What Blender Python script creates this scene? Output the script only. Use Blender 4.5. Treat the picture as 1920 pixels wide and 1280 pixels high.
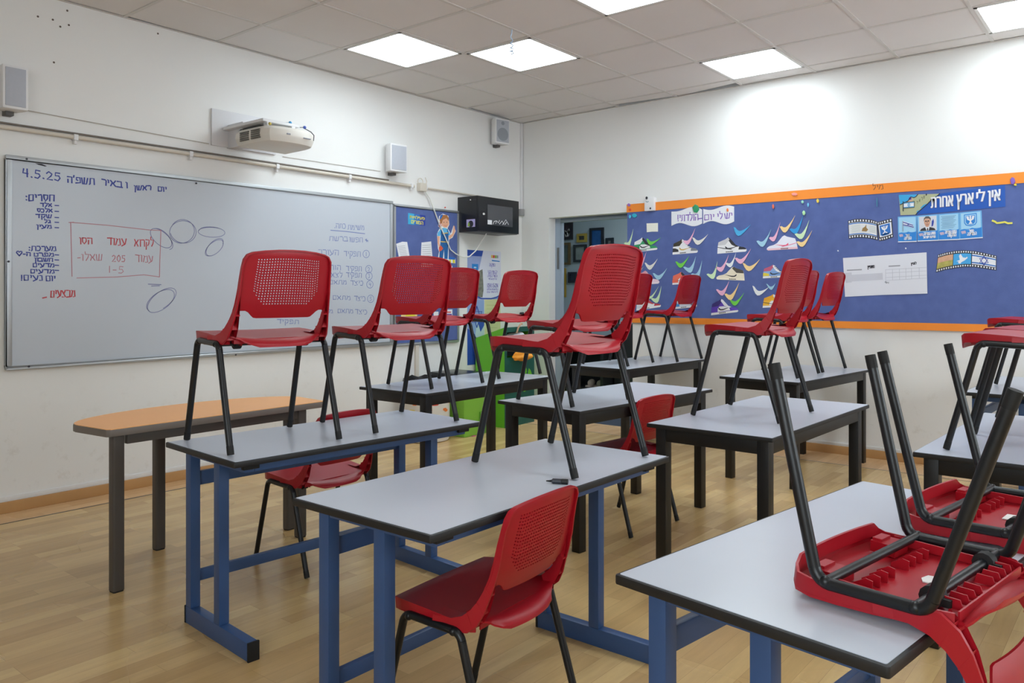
import bpy, bmesh, math, random
from mathutils import Vector, Matrix
random.seed(7)
PI = math.pi
SC = bpy.context.scene
for o in list(bpy.data.objects): bpy.data.objects.remove(o)
COL = SC.collection

# ------------------------------------------------------------------ camera, world, exposure
H = 2.9065                       # ceiling height (m); room corner at the origin, room in x<0, y<0
CAM = Vector((-5.998, -5.036, 1.2095))
YAW = math.radians(37.68)
FPX, CXP, CYP = 1468.0, 1038.1, 550.4
cd = bpy.data.cameras.new('camera'); co = bpy.data.objects.new('camera', cd); COL.objects.link(co)
co.location = CAM; co.rotation_euler = (PI/2, 0, YAW - PI/2)
cd.sensor_fit = 'HORIZONTAL'; cd.sensor_width = 36; cd.lens = FPX*36/1920
cd.shift_x = (960-CXP)/1920; cd.shift_y = (CYP-640)/1920
cd.clip_start = 0.05; cd.clip_end = 60
SC.camera = co
W = bpy.data.worlds.new('world'); SC.world = W; W.use_nodes = True
W.node_tree.nodes['Background'].inputs[0].default_value = (0.55, 0.62, 0.7, 1)
W.node_tree.nodes['Background'].inputs[1].default_value = 0.25
SC.view_settings.view_transform = 'Standard'; SC.view_settings.look = 'None'
SC.view_settings.exposure = 0.56; SC.view_settings.gamma = 1.0
SC.view_settings.use_curve_mapping = False
SC.cycles.use_denoising = True
SC.cycles.max_bounces = 10; SC.cycles.diffuse_bounces = 6
LAMP = 10.0                      # radiance of the ceiling panels
CORRIDOR_FILL = 28.0  # radiance of the unseen panel added in the corridor
WINDOW_FILL = 4.2                   # radiance of the added, unseen window panes behind the viewpoint

# ------------------------------------------------------------------ measured sight lines -> real surfaces
_d = Vector((math.cos(YAW), math.sin(YAW), 0)); _r = Vector((math.sin(YAW), -math.cos(YAW), 0)); _u = Vector((0, 0, 1))
def _ray(u, v): return _d + _r*((u-CXP)/FPX) - _u*((v-CYP)/FPX)
def FZ(u, v, z=0.0):
    k = _ray(u, v); return CAM + k*((z-CAM.z)/k.z)
def WL(u, v, d=0.0):             # point of the left wall (plane y=-d): returns (x, z)
    k = _ray(u, v); p = CAM + k*((-d-CAM.y)/k.y); return (p.x, p.z)
def WR(u, v, d=0.0):             # point of the right wall (plane x=-d): returns (s, z), s=-y
    k = _ray(u, v); p = CAM + k*((-d-CAM.x)/k.x); return (-p.y, p.z)

# ------------------------------------------------------------------ materials
def srgb(r, g, b):
    def f(c):
        c /= 255.0
        return c/12.92 if c <= 0.04045 else ((c+0.055)/1.055)**2.4
    return (f(r), f(g), f(b), 1)
MATS = {}
def mat(name, col, rough=0.5, metal=0.0, noise=0.0, nscale=8.0, spec=0.5, bump=0.0, bscale=60.0, emit=None, estr=1.0, alpha=None):
    if name in MATS: return MATS[name]
    m = bpy.data.materials.new(name); m.use_nodes = True; MATS[name] = m
    nt = m.node_tree; b = nt.nodes['Principled BSDF']
    b.inputs['Base Color'].default_value = col; b.inputs['Roughness'].default_value = rough
    b.inputs['Metallic'].default_value = metal; b.inputs['Specular IOR Level'].default_value = spec
    tc = None
    if noise or bump:
        tc = nt.nodes.new('ShaderNodeTexCoord')
    if noise:
        n = nt.nodes.new('ShaderNodeTexNoise'); n.inputs['Scale'].default_value = nscale; n.inputs['Detail'].default_value = 5
        nt.links.new(tc.outputs['Object'], n.inputs['Vector'])
        mx = nt.nodes.new('ShaderNodeMix'); mx.data_type = 'RGBA'
        mx.inputs[6].default_value = tuple(c*(1-noise) for c in col[:3])+(1,)
        mx.inputs[7].default_value = tuple(min(1, c*(1+noise)) for c in col[:3])+(1,)
        nt.links.new(n.outputs['Fac'], mx.inputs[0]); nt.links.new(mx.outputs[2], b.inputs['Base Color'])
    if bump:
        n2 = nt.nodes.new('ShaderNodeTexNoise'); n2.inputs['Scale'].default_value = bscale; n2.inputs['Detail'].default_value = 4
        nt.links.new(tc.outputs['Object'], n2.inputs['Vector'])
        bp = nt.nodes.new('ShaderNodeBump'); bp.inputs['Strength'].default_value = bump; bp.inputs['Distance'].default_value = 0.002
        nt.links.new(n2.outputs['Fac'], bp.inputs['Height']); nt.links.new(bp.outputs['Normal'], b.inputs['Normal'])
    if emit:
        b.inputs['Emission Color'].default_value = emit; b.inputs['Emission Strength'].default_value = estr
    return m

def wall_mat():
    m = bpy.data.materials.new('wall_paint'); m.use_nodes = True
    nt = m.node_tree; b = nt.nodes['Principled BSDF']; L = nt.links
    g = nt.nodes.new('ShaderNodeNewGeometry'); sx = nt.nodes.new('ShaderNodeSeparateXYZ'); L.new(g.outputs['Position'], sx.inputs[0])
    n1 = nt.nodes.new('ShaderNodeTexNoise'); n1.inputs['Scale'].default_value = 1.6; n1.inputs['Detail'].default_value = 6
    L.new(g.outputs['Position'], n1.inputs['Vector'])
    n2 = nt.nodes.new('ShaderNodeTexNoise'); n2.inputs['Scale'].default_value = 11; n2.inputs['Detail'].default_value = 8; n2.inputs['Roughness'].default_value = 0.7
    L.new(g.outputs['Position'], n2.inputs['Vector'])
    # scuffs: real dirt, only on the lower half of the wall
    r2 = nt.nodes.new('ShaderNodeValToRGB'); r2.color_ramp.elements[0].position = 0.56; r2.color_ramp.elements[0].color = (0, 0, 0, 1)
    r2.color_ramp.elements[1].position = 0.74; r2.color_ramp.elements[1].color = (1, 1, 1, 1); L.new(n2.outputs['Fac'], r2.inputs[0])
    mr = nt.nodes.new('ShaderNodeMapRange'); mr.inputs[1].default_value = 0.9; mr.inputs[2].default_value = 0.2
    mr.inputs[3].default_value = 0.0; mr.inputs[4].default_value = 1.0; L.new(sx.outputs['Z'], mr.inputs[0])
    mm = nt.nodes.new('ShaderNodeMath'); mm.operation = 'MULTIPLY'; L.new(r2.outputs[0], mm.inputs[0]); L.new(mr.outputs[0], mm.inputs[1])
    mm2 = nt.nodes.new('ShaderNodeMath'); mm2.operation = 'MULTIPLY'; mm2.inputs[1].default_value = 0.45; L.new(mm.outputs[0], mm2.inputs[0])
    base = nt.nodes.new('ShaderNodeMix'); base.data_type = 'RGBA'; base.inputs[6].default_value = (0.755, 0.755, 0.745, 1); base.inputs[7].default_value = (0.81, 0.812, 0.805, 1)
    L.new(n1.outputs['Fac'], base.inputs[0])
    mx = nt.nodes.new('ShaderNodeMix'); mx.data_type = 'RGBA'; mx.inputs[7].default_value = (0.5, 0.47, 0.42, 1)
    L.new(mm2.outputs[0], mx.inputs[0]); L.new(base.outputs[2], mx.inputs[6]); L.new(mx.outputs[2], b.inputs['Base Color'])
    b.inputs['Roughness'].default_value = 0.62; b.inputs['Specular IOR Level'].default_value = 0.3
    bp = nt.nodes.new('ShaderNodeBump'); bp.inputs['Strength'].default_value = 0.12; bp.inputs['Distance'].default_value = 0.004
    L.new(n2.outputs['Fac'], bp.inputs['Height']); L.new(bp.outputs['Normal'], b.inputs['Normal'])
    return m

def floor_mat(name, c1, c2, c3, along_y=False):
    m = bpy.data.materials.new(name); m.use_nodes = True
    nt = m.node_tree; b = nt.nodes['Principled BSDF']; L = nt.links
    g = nt.nodes.new('ShaderNodeNewGeometry')
    mp = nt.nodes.new('ShaderNodeMapping'); L.new(g.outputs['Position'], mp.inputs[0])
    if along_y: mp.inputs['Rotation'].default_value = (0, 0, PI/2)
    br = nt.nodes.new('ShaderNodeTexBrick'); L.new(mp.outputs[0], br.inputs['Vector'])
    br.inputs['Scale'].default_value = 1.0; br.inputs['Brick Width'].default_value = 0.46; br.inputs['Row Height'].default_value = 0.07
    br.inputs['Mortar Size'].default_value = 0.0006; br.inputs['Mortar Smooth'].default_value = 0.6; br.offset = 0.37; br.offset_frequency = 3
    br.inputs['Color1'].default_value = c1; br.inputs['Color2'].default_value = c2; br.inputs['Mortar'].default_value = c3; br.inputs['Bias'].default_value = -0.1
    mp2 = nt.nodes.new('ShaderNodeMapping'); mp2.inputs['Scale'].default_value = (1.6, 13, 1); L.new(mp.outputs[0], mp2.inputs[0])
    n = nt.nodes.new('ShaderNodeTexNoise'); n.inputs['Scale'].default_value = 2.2; n.inputs['Detail'].default_value = 7; n.inputs['Roughness'].default_value = 0.65
    L.new(mp2.outputs[0], n.inputs['Vector'])
    n3 = nt.nodes.new('ShaderNodeTexNoise'); n3.inputs['Scale'].default_value = 0.8; n3.inputs['Detail'].default_value = 2; L.new(mp.outputs[0], n3.inputs['Vector'])
    rp = nt.nodes.new('ShaderNodeMapRange'); rp.inputs[1].default_value = 0.25; rp.inputs[2].default_value = 0.75; rp.inputs[3].default_value = 0.88; rp.inputs[4].default_value = 1.10
    L.new(n.outputs['Fac'], rp.inputs[0])
    mx = nt.nodes.new('ShaderNodeMix'); mx.data_type = 'RGBA'; mx.blend_type = 'MULTIPLY'; mx.inputs[0].default_value = 1.0
    L.new(br.outputs['Color'], mx.inputs[6]); L.new(rp.outputs[0], mx.inputs[7]); L.new(mx.outputs[2], b.inputs['Base Color'])
    rr = nt.nodes.new('ShaderNodeMapRange'); rr.inputs[3].default_value = 0.2; rr.inputs[4].default_value = 0.34; L.new(n3.outputs['Fac'], rr.inputs[0])
    L.new(rr.outputs[0], b.inputs['Roughness']); b.inputs['Specular IOR Level'].default_value = 0.45
    bp = nt.nodes.new('ShaderNodeBump'); bp.inputs['Strength'].default_value = 0.06; bp.inputs['Distance'].default_value = 0.002
    L.new(n.outputs['Fac'], bp.inputs['Height']); L.new(bp.outputs['Normal'], b.inputs['Normal'])
    return m

# ------------------------------------------------------------------ mesh helpers
class MB:
    """collects polygons; build() links them as ONE mesh object"""
    def __init__(s): s.v = []; s.f = []; s.m = []; s.mats = []
    def mi(s, m):
        if m not in s.mats: s.mats.append(m)
        return s.mats.index(m)
    def add(s, vs, fs, m):
        n = len(s.v); k = s.mi(m)
        s.v += [tuple(p) for p in vs]; s.f += [[i+n for i in f] for f in fs]; s.m += [k]*len(fs)
    def box(s, x0, x1, y0, y1, z0, z1, m, M=None):
        vs = [Vector((x, y, z)) for z in (z0, z1) for y in (y0, y1) for x in (x0, x1)]
        if M: vs = [M @ p for p in vs]
        s.add(vs, [[0, 2, 3, 1], [4, 5, 7, 6], [0, 1, 5, 4], [2, 6, 7, 3], [0, 4, 6, 2], [1, 3, 7, 5]], m)
    def prism(s, pts, z0, z1, m, M=None):
        n = len(pts); vs = [Vector((p[0], p[1], z0)) for p in pts]+[Vector((p[0], p[1], z1)) for p in pts]
        if M: vs = [M @ p for p in vs]
        s.add(vs, [list(range(n))[::-1], list(range(n, 2*n))]+[[i, (i+1) % n, n+(i+1) % n, n+i] for i in range(n)], m)
    def tube(s, pts, r, m, n=10, cap=True, rs=None):
        pts = [Vector(p) for p in pts]; N = len(pts); vs = []; fs = []
        t = (pts[1]-pts[0]).normalized(); a = Vector((0, 0, 1)) if abs(t.z) < 0.9 else Vector((1, 0, 0))
        nx = t.cross(a).normalized()
        for i, p in enumerate(pts):
            t = ((pts[min(i+1, N-1)]-p).normalized() + (p-pts[max(i-1, 0)]).normalized()).normalized()
            nx = (nx - t*nx.dot(t)).normalized(); ny = t.cross(nx)
            rr = rs[i] if rs else r
            for k in range(n):
                a = 2*PI*k/n; vs.append(p + nx*(rr*math.cos(a)) + ny*(rr*math.sin(a)))
        for i in range(N-1):
            for k in range(n):
                fs.append([i*n+k, i*n+(k+1) % n, (i+1)*n+(k+1) % n, (i+1)*n+k])
        if cap: fs += [list(range(n))[::-1], list(range((N-1)*n, N*n))]
        s.add(vs, fs, m)
    def ball(s, c, r, m, nu=10, nv=6, sc=(1, 1, 1)):
        vs = []; fs = []
        for j in range(nv+1):
            th = PI*j/nv
            for i in range(nu):
                ph = 2*PI*i/nu
                vs.append((c[0]+r*sc[0]*math.sin(th)*math.cos(ph), c[1]+r*sc[1]*math.sin(th)*math.sin(ph), c[2]+r*sc[2]*math.cos(th)))
        for j in range(nv):
            for i in range(nu): fs.append([j*nu+i, (j+1)*nu+i, (j+1)*nu+(i+1) % nu, j*nu+(i+1) % nu])
        s.add(vs, fs, m)
    def build(s, name, parent=None, smooth=False, bevel=0.0, angle=38, seg=2, weld=False):
        me = bpy.data.meshes.new(name); me.from_pydata(s.v, [], s.f)
        for m in s.mats: me.materials.append(m)
        me.polygons.foreach_set('material_index', s.m)
        if bevel or weld:
            bm = bmesh.new(); bm.from_mesh(me); bmesh.ops.remove_doubles(bm, verts=bm.verts, dist=1e-5)
            bmesh.ops.recalc_face_normals(bm, faces=bm.faces)
            if bevel:
                es = [e for e in bm.edges if len(e.link_faces) == 2 and e.calc_face_angle(0) > math.radians(30)]
                bmesh.ops.bevel(bm, geom=es, offset=bevel, segments=seg, affect='EDGES', profile=0.6, clamp_overlap=True)
            bm.to_mesh(me); bm.free()
        if smooth or bevel:
            me.polygons.foreach_set('use_smooth', [True]*len(me.polygons)); me.set_sharp_from_angle(angle=math.radians(angle))
        me.update()
        o = bpy.data.objects.new(name, me); COL.objects.link(o)
        if parent: o.parent = parent
        return o
def tag(o, label, cat, group=None):
    o['label'] = label; o['category'] = cat
    if group: o['group'] = group
    return o
def struct(o): o['kind'] = 'structure'; return o
def thing(name, label, cat, loc=(0, 0, 0), rz=0.0, group=None):
    o = bpy.data.objects.new(name, None); COL.objects.link(o); o.location = loc; o.rotation_euler = (0, 0, rz)
    o.empty_display_size = 0.1
    return tag(o, label, cat, group)
def copy_tree(o, parent=None):
    c = o.copy(); COL.objects.link(c)
    if parent: c.parent = parent
    for ch in list(o.children): copy_tree(ch, c)
    return c
def arc(c, r, a0, a1, n=6): return [(c[0]+r*math.cos(a0+(a1-a0)*i/n), c[1]+r*math.sin(a0+(a1-a0)*i/n)) for i in range(n+1)]
def rrect(x0, x1, y0, y1, r, n=5):
    return arc((x1-r, y0+r), r, -PI/2, 0, n)+arc((x1-r, y1-r), r, 0, PI/2, n)+arc((x0+r, y1-r), r, PI/2, PI, n)+arc((x0+r, y0+r), r, PI, 1.5*PI, n)

# things fixed flat on a wall.  side 'L': (a,z)->(a,-d,z); side 'R': (a,z)->(-d,-a,z)
def onwall(side, a, z, d): return (a, -d, z) if side == 'L' else (-d, -a, z)
class Wall(MB):
    def __init__(s, side): super().__init__(); s.side = side
    def sheet(s, pts, d0, d1, m):
        n = len(pts)
        vs = [onwall(s.side, p[0], p[1], d0) for p in pts]+[onwall(s.side, p[0], p[1], d1) for p in pts]
        ar = sum(pts[i][0]*pts[(i+1) % n][1]-pts[(i+1) % n][0]*pts[i][1] for i in range(n))
        fr = list(range(n, 2*n)); bk = list(range(n))[::-1]
        if ar < 0: fr.reverse(); bk.reverse()
        s.add(vs, [fr, bk]+[[i, (i+1) % n, n+(i+1) % n, n+i] for i in range(n)], m)
    def stroke(s, pts, w, d, m, th=0.0006):
        pts = [Vector((p[0], p[1])) for p in pts]
        if len(pts) < 2: return
        L = []; R = []
        for i, p in enumerate(pts):
            t = (pts[min(i+1, len(pts)-1)]-pts[max(i-1, 0)])
            if t.length < 1e-9: t = Vector((1, 0))
            t.normalize(); n = Vector((-t.y, t.x))*(w/2)
            e = t*(w*0.35) if i == len(pts)-1 else (-t*(w*0.35) if i == 0 else Vector((0, 0)))
            L.append(p+n+e); R.append(p-n+e)
        s.k = (getattr(s, 'k', 0)+1) % 12; d = d+s.k*.00004
        vs = [onwall(s.side, q.x, q.y, d) for q in L]+[onwall(s.side, q.x, q.y, d) for q in R]
        n = len(pts)
        s.add(vs, [[n+i, n+i+1, i+1, i] for i in range(n-1)], m)   # each stroke a hair above the last
    def ell(s, c, rx, rz, d0, d1, m, n=16, rot=0):
        s.sheet([(c[0]+rx*math.cos(a)*math.cos(rot)-rz*math.sin(a)*math.sin(rot), c[1]+rx*math.cos(a)*math.sin(rot)+rz*math.sin(a)*math.cos(rot)) for a in [2*PI*i/n for i in range(n)]], d0, d1, m)

# printed lettering: glyph outlines from Blender's own built-in font, laid out right to left
_gl = {}
def glyphs(txt):
    if txt in _gl: return _gl[txt]
    cu = bpy.data.curves.new('txt', 'FONT'); cu.body = txt; cu.size = 1.0; cu.resolution_u = 3
    o = bpy.data.objects.new('txt', cu); COL.objects.link(o)
    bpy.context.view_layer.update()
    dg = bpy.context.evaluated_depsgraph_get(); me = bpy.data.meshes.new_from_object(o.evaluated_get(dg))
    vs = [(v.co.x, v.co.y) for v in me.vertices]; fs = [list(p.vertices) for p in me.polygons]
    bpy.data.objects.remove(o); bpy.data.curves.remove(cu); bpy.data.meshes.remove(me)
    _gl[txt] = (vs, fs); return _gl[txt]
def printed(wb, txt, p0, p1, h, d, m, rtl=True, bold=0.0):
    """txt between left baseline p0 and right baseline p1 (wall coords), letter height h"""
    vs, fs = glyphs(txt[::-1] if rtl else txt)
    if not vs: return
    xs = [v[0] for v in vs]; ys = [v[1] for v in vs]; x0, x1 = min(xs), max(xs); y0 = 0.0; y1 = max(ys)
    def go(dx, dd=0.0):
        out = []
        for x, y in vs:
            t = (x-x0)/max(1e-6, x1-x0)
            out.append(onwall(wb.side, p0[0]+(p1[0]-p0[0])*t+dx, p0[1]+(p1[1]-p0[1])*t+(y-y0)/max(1e-6, y1)*h, d+dd))
        wb.add(out, fs, m)
    go(0)
    if bold: go(bold, .00015); go(-bold, .0003)

# hand lettering: single-stroke alphabet
HW = {
'א': (.62, [[(0, 1), (.6, 0)], [(.58, 1), (.36, .5)], [(.22, .6), (.04, 0)]]), 'ב': (.6, [[(0, 1), (.5, 1), (.52, 0)], [(-.02, 0), (.62, 0)]]),
'ג': (.4, [[(.05, 1), (.3, 1), (.36, 0)], [(.3, .35), (.02, 0)]]), 'ד': (.6, [[(0, 1), (.6, 1)], [(.48, 1), (.48, 0)]]),
'ה': (.6, [[(0, 1), (.56, 1), (.56, 0)], [(.1, .6), (.08, 0)]]), 'ו': (.2, [[(.0, 1), (.15, 1), (.15, 0)]]),
'ח': (.6, [[(.05, 0), (.06, 1), (.56, 1), (.56, 0)]]), 'ט': (.55, [[(0, 1), (.02, 0), (.5, 0), (.52, 1), (.3, .85)]]),
'י': (.2, [[(.02, 1), (.15, 1), (.12, .55)]]), 'כ': (.5, [[(0, 1), (.36, 1), (.48, .5), (.36, 0), (0, 0)]]),
'ל': (.5, [[(.05, 1.45), (.05, 1), (.48, 1), (.42, .5), (.18, 0)]]), 'ם': (.6, [[(.05, 0), (.05, 1), (.56, 1), (.54, 0), (.05, 0)]]),
'מ': (.62, [[(0, 0), (.2, .95), (.02, 1)], [(.2, .8), (.5, 1), (.58, 0), (.32, 0)]]), 'ן': (.2, [[(0, 1), (.15, 1), (.15, -.45)]]),
'ך': (.55, [[(0, 1), (.5, 1), (.5, -.45)]]), 'ז': (.3, [[(0, 1), (.3, 1)], [(.15, 1), (.15, 0)]]), 'ף': (.55, [[(.2, .5), (.05, .6), (.05, 1), (.48, 1), (.5, -.45)]]),
'נ': (.38, [[(.05, 1), (.3, 1), (.32, 0), (0, 0)]]), 'ס': (.55, [[(.05, 1), (.5, 1), (.5, .4), (.28, 0), (.05, .4), (.05, 1)]]),
'ע': (.6, [[(0, 1), (.36, .12)], [(.56, 1), (.46, .2), (0, -.12)]]), 'פ': (.58, [[(.26, .5), (.06, .6), (.06, 1), (.5, 1), (.55, .1), (0, 0)]]),
'צ': (.6, [[(0, 1), (.55, 0), (0, 0)], [(.55, 1), (.3, .5)]]), 'ק': (.58, [[(0, 1), (.55, 1), (.5, .4), (.3, .1)], [(.08, .6), (.08, -.45)]]),
'ר': (.5, [[(0, 1), (.4, 1), (.48, .8), (.48, 0)]]), 'ש': (.75, [[(0, 1), (.1, 0), (.6, 0), (.72, 1)], [(.36, 1), (.3, 0)]]),
'ת': (.66, [[(0, 0), (.12, .05), (.14, 1), (.6, 1), (.62, 0)]]), 'ץ': (.5, [[(0, 1), (.25, .4), (.25, -.45)], [(.5, 1), (.25, .4)]]),
'0': (.5, [[(.25, 1), (.05, .7), (.05, .3), (.25, 0), (.45, .3), (.45, .7), (.25, 1)]]), '1': (.25, [[(.12, 1), (.12, 0)]]),
'2': (.5, [[(.02, .75), (.2, 1), (.44, .8), (.4, .5), (.02, 0), (.5, 0)]]), '3': (.5, [[(.05, 1), (.45, .9), (.2, .55), (.45, .3), (.2, 0), (.02, .1)]]),
'4': (.5, [[(.12, 1), (.05, .45), (.45, .45)], [(.42, 1), (.42, 0)]]), '5': (.5, [[(.45, 1), (.1, 1), (.08, .58), (.36, .6), (.46, .3), (.3, 0), (.02, .05)]]),
'.': (.18, [[(.05, .05), (.12, 0)]]), ':': (.2, [[(.08, .15), (.12, .1)], [(.08, .75), (.12, .7)]]), '-': (.4, [[(.02, .45), (.36, .45)]]),
'!': (.2, [[(.1, 1), (.1, .3)], [(.1, .1), (.1, 0)]]), "'": (.15, [[(.1, 1.25), (.04, 1.0)]]), ' ': (.4, []),
'♡': (.8, [[(.4, 0), (.05, .6), (.1, .9), (.28, .95), (.4, .72), (.55, .95), (.72, .88), (.75, .6), (.4, 0)]]),
'*': (.4, [[(.05, .5), (.38, .5)], [(.2, .85), (.2, .15)], [(.08, .75), (.34, .25)]]),
}
_hr = random.Random(3)
def hand(wb, txt, u0, u1, v0, v1, hpx, w, d, m, conv, rtl=True, slant=0.0):
    seq = list(txt[::-1] if rtl else txt)
    tot = sum(HW[c][0]+.16 for c in seq)-.16; x = 0.0
    for c in seq:
        wd, sts = HW[c]
        for st in sts:
            pts = []
            for px, py in st:
                jx = _hr.uniform(-.03, .03); jy = _hr.uniform(-.04, .04)
                t = (x+px+jx+slant*py)/tot
                pts.append(conv(u0+(u1-u0)*t, v0+(v1-v0)*t-(py+jy)*hpx))
            wb.stroke(pts, w, d, m)
        x += wd+.16
# ================================================================== THE ROOM
M_WALL = wall_mat()
M_CEIL = mat('ceiling_tile', srgb(222, 219, 218), 0.9, noise=0.03, nscale=3, spec=0.15, bump=0.25, bscale=180)
M_TBAR = mat('ceiling_bar', srgb(206, 203, 200), 0.6)
M_DARK = mat('dark_void', srgb(40, 38, 36), 0.9)
M_FLOOR = floor_mat('beech_laminate', srgb(210, 178, 124), srgb(184, 149, 99), srgb(150, 118, 76))
M_FLOORB = floor_mat('border_laminate', srgb(216, 178, 134), srgb(204, 164, 120), srgb(160, 122, 84))
M_SKIRT = mat('beech_skirting', srgb(186, 142, 92), 0.45, noise=0.12, nscale=6)
M_LINE = mat('dark_joint', srgb(70, 66, 60), 0.6)
M_CAULK = mat('white_caulk', srgb(222, 222, 222), 0.5)
RX, RY = -7.6, -7.6
LX, LY = -0.375, -0.24          # dark joint lines in the floor, parallel to the two walls

f = MB()
def quad(b, x0, x1, y0, y1, z, m, up=True):
    v = [(x0, y0, z), (x1, y0, z), (x1, y1, z), (x0, y1, z)]
    b.add(v if up else v[::-1], [[0, 1, 2, 3]], m)
quad(f, RX, LX, RY, LY, 0, M_FLOOR)
quad(f, RX, LX+.012, LY, LY+.017, 0, M_LINE); quad(f, LX, LX+.012, RY, LY, 0, M_LINE)
quad(f, RX, 0, LY+.017, 0, 0, M_FLOORB); quad(f, LX+.012, 0.02, RY, LY+.017, 0, M_FLOORB)
struct(f.build('floor'))

w = MB(); w.box(RX, 0.14, 0, 0.14, -0.02, H+.45, M_WALL); struct(w.build('wall_left'))
DS0, DS1, DZ = 0.345, 1.30, 1.945                       # doorway: s=-y range and head height
w = MB()
w.box(0, .14, -DS0, 0, -0.02, H+.45, M_WALL); w.box(0, .14, RY, -DS1, -0.02, H+.45, M_WALL); w.box(0, .14, -DS1, -DS0, DZ, H+.45, M_WALL)
struct(w.build('wall_right'))
BW = (-6.7, -4.1)
w = MB(); w.box(RX-.1, RX, RY, BW[0], -0.02, H+.45, M_WALL); w.box(RX-.1, RX, BW[1], 0.1, -0.02, H+.45, M_WALL); w.box(RX-.1, RX, BW[0], BW[1], -.02, .95, M_WALL); w.box(RX-.1, RX, BW[0], BW[1], 2.35, H+.45, M_WALL); struct(w.build('wall_back'))
w = MB(); FILL_WINS = [(-4.1, -2.6), (-2.1, -.6)]; W0, W1 = .95, 2.35; xq = RX
for a, b in FILL_WINS: w.box(xq, a, RY-.1, RY, -0.02, H+.45, M_WALL); xq = b; w.box(a, b, RY-.1, RY, -0.02, W0, M_WALL); w.box(a, b, RY-.1, RY, W1, H+.45, M_WALL)
w.box(xq, .1, RY-.1, RY, -0.02, H+.45, M_WALL); struct(w.build('wall_front'))
# made-up windows behind the viewpoint: glowing panes added as even fill light
M_FILLPANE = mat('fill_pane', (1, 1, 1, 1), .3, emit=(.82, .93, 1, 1), estr=WINDOW_FILL); M_WFR = mat('window_frame', srgb(214, 214, 212), .4)
for k, (a, b) in enumerate(FILL_WINS):
    w = MB(); m_ = (a+b)/2
    for x in (a, m_-.025, b-.05): w.box(x, x+.05, RY-.07, RY-.02, W0, W1, M_WFR)
    w.box(a, b, RY-.07, RY-.02, W0, W0+.05, M_WFR); w.box(a, b, RY-.07, RY-.02, W1-.05, W1, M_WFR); wf = struct(w.build('window_%d' % (k+1), bevel=.003))
    w = MB(); w.box(a+.05, b-.05, RY-.055, RY-.045, W0+.05, W1-.05, M_FILLPANE); w.build('added_pane', wf)

w = MB(); m_ = sum(BW)/2  # third made-up fill light opening, in the other unseen wall
for y in (BW[0], m_-.025, BW[1]-.05): w.box(RX-.07, RX-.02, y, y+.05, W0, W1, M_WFR)
w.box(RX-.07, RX-.02, BW[0], BW[1], W0, W0+.05, M_WFR); w.box(RX-.07, RX-.02, BW[0], BW[1], W1-.05, W1, M_WFR); wf = struct(w.build('window_3', bevel=.003))
w = MB(); w.box(RX-.055, RX-.045, BW[0]+.05, BW[1]-.05, W0+.05, W1-.05, M_FILLPANE); w.build('added_pane', wf)

# suspended ceiling: tiles on a 0.6 m grid, with the odd pieces along the walls
GX, GY, T = -2.003, -1.1524, 0.6
LIGHTS = [(-1, 0), (0, -1), (-1, -3), (2, -3), (2, -6), (-1, -6), (-4, -6)]  # last two are unseen panels, added for illumination
xs = [0, GX+3*T]
while xs[-1]-T > RX: xs.append(xs[-1]-T)
xs.append(RX); xs = xs[::-1]
ys = [0, GY+1*T]
while ys[-1]-T > RY: ys.append(ys[-1]-T)
ys.append(RY); ys = ys[::-1]
c = MB(); zc = H+.004
for i in range(len(xs)-1):
    for j in range(len(ys)-1):
        gi = round((xs[i]-GX)/T); gj = round((ys[j]-GY)/T)
        if (gi, gj) in LIGHTS and abs(xs[i+1]-xs[i]-T) < .01 and abs(ys[j+1]-ys[j]-T) < .01: continue
        x0, x1, y0, y1 = xs[i], xs[i+1], ys[j], ys[j+1]
        q = [(x0, y0), (x1, y0), (x1, y1), (x0, y1)]
        if x1 == 0 and abs(y0-(GY-2*T)) < .01: q[1] = (x1-.10, y0)          # a cut strip that has slipped and leaves a dark wedge
        if x1 == 0 and abs(y0-(GY-0*T)) < .01: q[1] = (x1-.035, y0); q[2] = (x1-.0, y1)
        if x1 == 0 and abs(y0-(GY-1*T)) < .01: q[2] = (x1-.09, y1); q[1] = (x1-.02, y0)
        if y1 == 0 and abs(x0-(GX+2*T)) < .01: q[3] = (x0, y1-.06); q[2] = (x1, y1-.03)
        if y1 == 0 and abs(x0-(GX-3*T)) < .01: q[3] = (x0, y1-.035)
        c.add([(p[0], p[1], zc) for p in q][::-1], [[0, 1, 2, 3]], M_CEIL)
        c.add([(p[0], p[1], zc+.012) for p in q], [[0, 1, 2, 3]], M_DARK)
struct(c.build('ceiling'))
t = MB()
for x in xs[1:-1]: t.box(x-.011, x+.011, RY, 0, H-.0005, H+.02, M_TBAR)
for y in ys[1:-1]: t.box(RX, 0, y-.011, y+.011, H-.001, H+.02, M_TBAR)
struct(t.build('trim_1'))
t = MB(); t.box(RX, 0, -.022, 0, H-.002, H, M_TBAR); t.box(-.022, 0, RY, 0, H-.002, H, M_TBAR)
t.box(RX, RX+.02, RY, 0, H-.002, H, M_TBAR); t.box(RX, 0, RY, RY+.02, H-.002, H, M_TBAR)
struct(t.build('trim_2'))
t = MB(); t.box(RX-.1, .14, RY-.1, .14, H+.45, H+.5, M_DARK); struct(t.build('trim_3'))

# skirting and the white sealant strip above it
b = MB(); b.box(RX, 0, -.016, 0, 0, .062, M_SKIRT); struct(b.build('baseboard_left', bevel=.003))
b = MB(); b.box(-.016, 0, RY, -DS1-.02, 0, .062, M_SKIRT); b.box(-.016, 0, -DS0+.02, -.016, 0, .062, M_SKIRT); struct(b.build('baseboard_right', bevel=.003))
t = MB(); t.box(RX, 0, -.007, 0, .062, .09, M_CAULK); t.box(-.007, 0, RY, -DS1-.02, .062, .085, M_CAULK); struct(t.build('trim_4', bevel=.002))

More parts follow.
